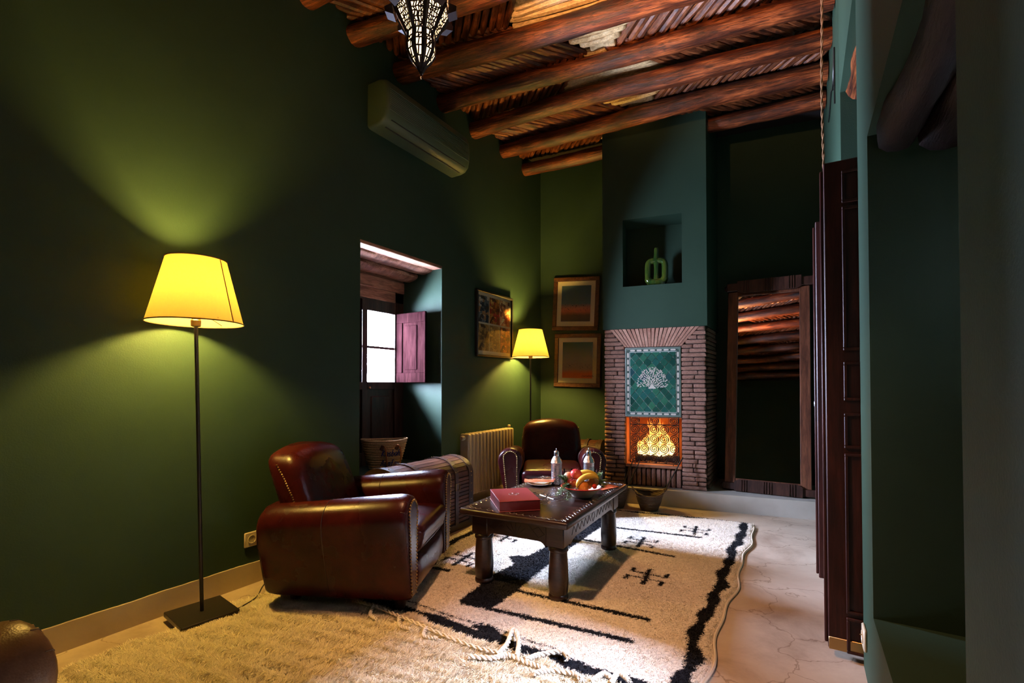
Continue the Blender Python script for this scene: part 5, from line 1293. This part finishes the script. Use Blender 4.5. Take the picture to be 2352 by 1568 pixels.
M['tomato']=plain('cherry_tomato_skin',(.55,.030,.010),.2)
# view direction is from (+x,-y); camera-right is roughly (.855,.519), away is (-.519,.855)
def cv(a,b): return (.855*a-.519*b,.519*a+.855*b)
f1=cv(-.036,.012); f2=cv(-.068,-.022); f3=cv(-.078,.035); f4=cv(-.004,-.055); f5=cv(.066,-.02); f6=cv(.034,-.028)
fruit('apple','bright red apple on top of the fruit in the bowl','apple',f1[0],f1[1],.132,.038,M['apple'],apple,(R(-20),R(10),0),.72)
fruit('apple','dark red apple at the left front of the bowl','apple',f2[0],f2[1],.080,.036,M['apple_dark'],apple,(R(15),0,R(40)),.72)
fruit('peach','pale peach at the left back of the bowl','peach',f3[0],f3[1],.112,.033,M['peach'],lambda x,y,z:(x,y,z*.95))
fruit('orange','whole orange at the front of the bowl','orange',f4[0],f4[1],.070,.036,M['orange'])
fruit('pear','yellow pear leaning at the right of the bowl','pear',f5[0],f5[1],.092,.033,M['pear'],lambda x,y,z:(x*(1-.42*max(0,z)),y*(1-.42*max(0,z)),z*1.35 if z>0 else z),(R(20),R(-18),R(30)),1.33)
fruit('orange','small orange tucked between the pear and the banana','orange',f6[0],f6[1],.074,.024,M['orange'])
def banana(label,c0,ang,rad,span,z,tilt,rz):
    t=thing('banana',label,'banana',(BX+c0[0],BY+c0[1],TT+z),(tilt,R(ang),rz),'fruit in the bowl'); pts=[];rr=[]
    for i in range(19):
        s=i/18; a=R(90)+R(span)*(s-.5); pts.append((rad*math.cos(a),0,rad*math.sin(a)-rad)); rr.append(.0175*min(1,(.22+3.2*s),(.18+3.4*(1-s)))*(1 if s<.93 else .62))
    MB().tube(pts,rr,9).build('skin',M['banana'],t,angle=50)
    MB().tube([pts[-1],(pts[-1][0]*1.12,0,pts[-1][2]-.010)],[.006,.004],7).build('stalk',M['darkwood'],t)
banana('ripe banana arching over the front of the fruit bowl',cv(.004,-.062),-24,.088,112,.128,R(-14),R(31+8)); banana('pale banana lying behind at the right of the fruit bowl',cv(.042,.030),8,.085,110,.140,R(12),R(31-12))
tm=cv(.062,-.075); tag(MB().sphere((0,0,0),.015,14,10).build('cherry_tomato',M['tomato'],loc=(BX+tm[0],BY+tm[1],TT+.076)),'small red cherry tomato on the front rim of the bowl','tomato')
M['rosemary']=plain('rosemary_green',(.055,.12,.030),.5,col2=(.16,.24,.09),scale=20)
def sprig(label,c0,dirs,z0):
    t=thing('herb_sprig',label,'herb',(BX+c0[0],BY+c0[1],TT+z0),(0,0,R(31)),'herb sprigs in the bowl')
    for di,(a,up,L,dr) in enumerate(dirs):
        stem=[(L*s*math.cos(a),L*s*math.sin(a),up*s*L-dr*s*s*L) for s in np.linspace(0,1,10)]
        st=MB().tube(stem,[.0018*(1-.5*i/9) for i in range(10)],5).build('twig',M['rosemary'],t); lv=MB()
        for i in range(1,10):
            p=Vector(stem[i])
            for k in range(9):
                b=TAU*k/9+i; d=(Vector((math.cos(b),math.sin(b),.35+.5*random.random()))  .normalized()*.022+ (Vector(stem[i])-Vector(stem[i-1])).normalized()*.010)
                sd=d.cross(Vector((0,0,1))).normalized()*.0030; q=p+d
                lv.add([p,p+d*.5+sd,q,p+d*.5-sd,p+d*.5+Vector((0,0,.0012))],[(0,1,4),(1,2,4),(2,3,4),(3,0,4)])
        lv.build('needles',M['rosemary'],st,kind='stuff',smooth=False)
sprig('green herb sprig hanging over the left of the bowl',cv(-.085,-.04),[(R(180),.1,.07,.9),(R(200),.5,.06,1.2),(R(230),.8,.065,1.0),(R(150),1.1,.06,.3),(R(265),.6,.06,1.5),(R(120),1.2,.05,.3),(R(250),.2,.075,1.3),(R(60),1.0,.04,.3)],.070)
sprig('green herb sprig at the right of the bowl',cv(.088,.005),[(R(20),.8,.05,.4),(R(60),1.2,.06,.3),(R(-20),.5,.05,.4),(R(100),1.2,.05,.2),(R(-60),.5,.06,.6),(R(-110),.3,.06,.3),(R(150),.7,.03,.3)],.066)
M['napkin']=plain('orange_napkin_cloth',(.62,.12,.030),.8,bump=.3,bscale=300)
def plate(label,loc): 
    t=thing('side_plate',label,'plate',loc,(0,0,0),'plates on the table'); MB().lathe([(.045,0),(.05,.003),(.078,.012),(.080,.014),(.076,.0135),(.048,.006),(.01,.005)],36).build('plate',M['enamel'],t); return t
def napkin(label,loc,rz,L,W,fold):
    t=thing('napkin',label,'napkin',loc,(0,0,rz),'orange napkins'); nx,ny=22,12; vv=[];ff=[]
    for s in (0,1):
        for i in range(nx):
            for j in range(ny):
                u,v=i/(nx-1)-.5,j/(ny-1)-.5; z=fold*(.55*math.sin(u*7+1.2)*.5+.5*math.cos(v*9)*.35+.8*(abs(u)*2)**2)+.004*s; vv.append((u*L,v*W*(1-.25*u),z+(.007 if fold else 0)))
    for s in (0,1):
        for i in range(nx-1):
            for j in range(ny-1):
                a=s*nx*ny+i*ny+j; q=(a,a+ny,a+ny+1,a+1); ff.append(q if s else q[::-1])
    MB().add(vv,ff).build('cloth',M['napkin'],t,angle=80); return t
plate('small cream plate under the folded orange napkin left of the fruit',(-1.545,2.905,TT))
napkin('folded orange napkin with cutlery on the left plate',(-1.545,2.905,TT+.016),R(28),.20,.085,.012)
napkin('flat orange napkin under the right tumbler',(-1.145,3.070,TT+.001),R(62),.16,.15,.0)
def cutlery(name,label,loc,rz,cat):
    t=thing(name,label,cat,loc,(R(2),R(-3),rz),'cutlery on the left plate')
    if cat=='fork':
        m=MB().tube([(0,0,0),(.05,0,.003),(.10,0,.0),(.115,0,.002)],[.0038,.0028,.0022,.004],8); 
        for k in (-1,0,1): m.tube([(.113,k*.003,.002),(.125,k*.0042,.0),(.145,k*.0042,.004)],.0012,5)
        m.tube([(.113,-.004,.002),(.113,.004,.002)],.0022,5)
    else:
        m=MB().tube([(0,0,0),(.04,0,.001),(.07,0,0)],[.0045,.004,.003],8); m.cbox(.068,.150,-.006,.006,-.001,.001,.0008)
    m.build('silverware',M['silver_plain'],t)
cutlery('fork','silver fork lying on the folded orange napkin',(-1.60,2.870,TT+.040),R(38),'fork'); cutlery('knife','silver knife lying on the folded orange napkin',(-1.592,2.890,TT+.040),R(22),'knife')
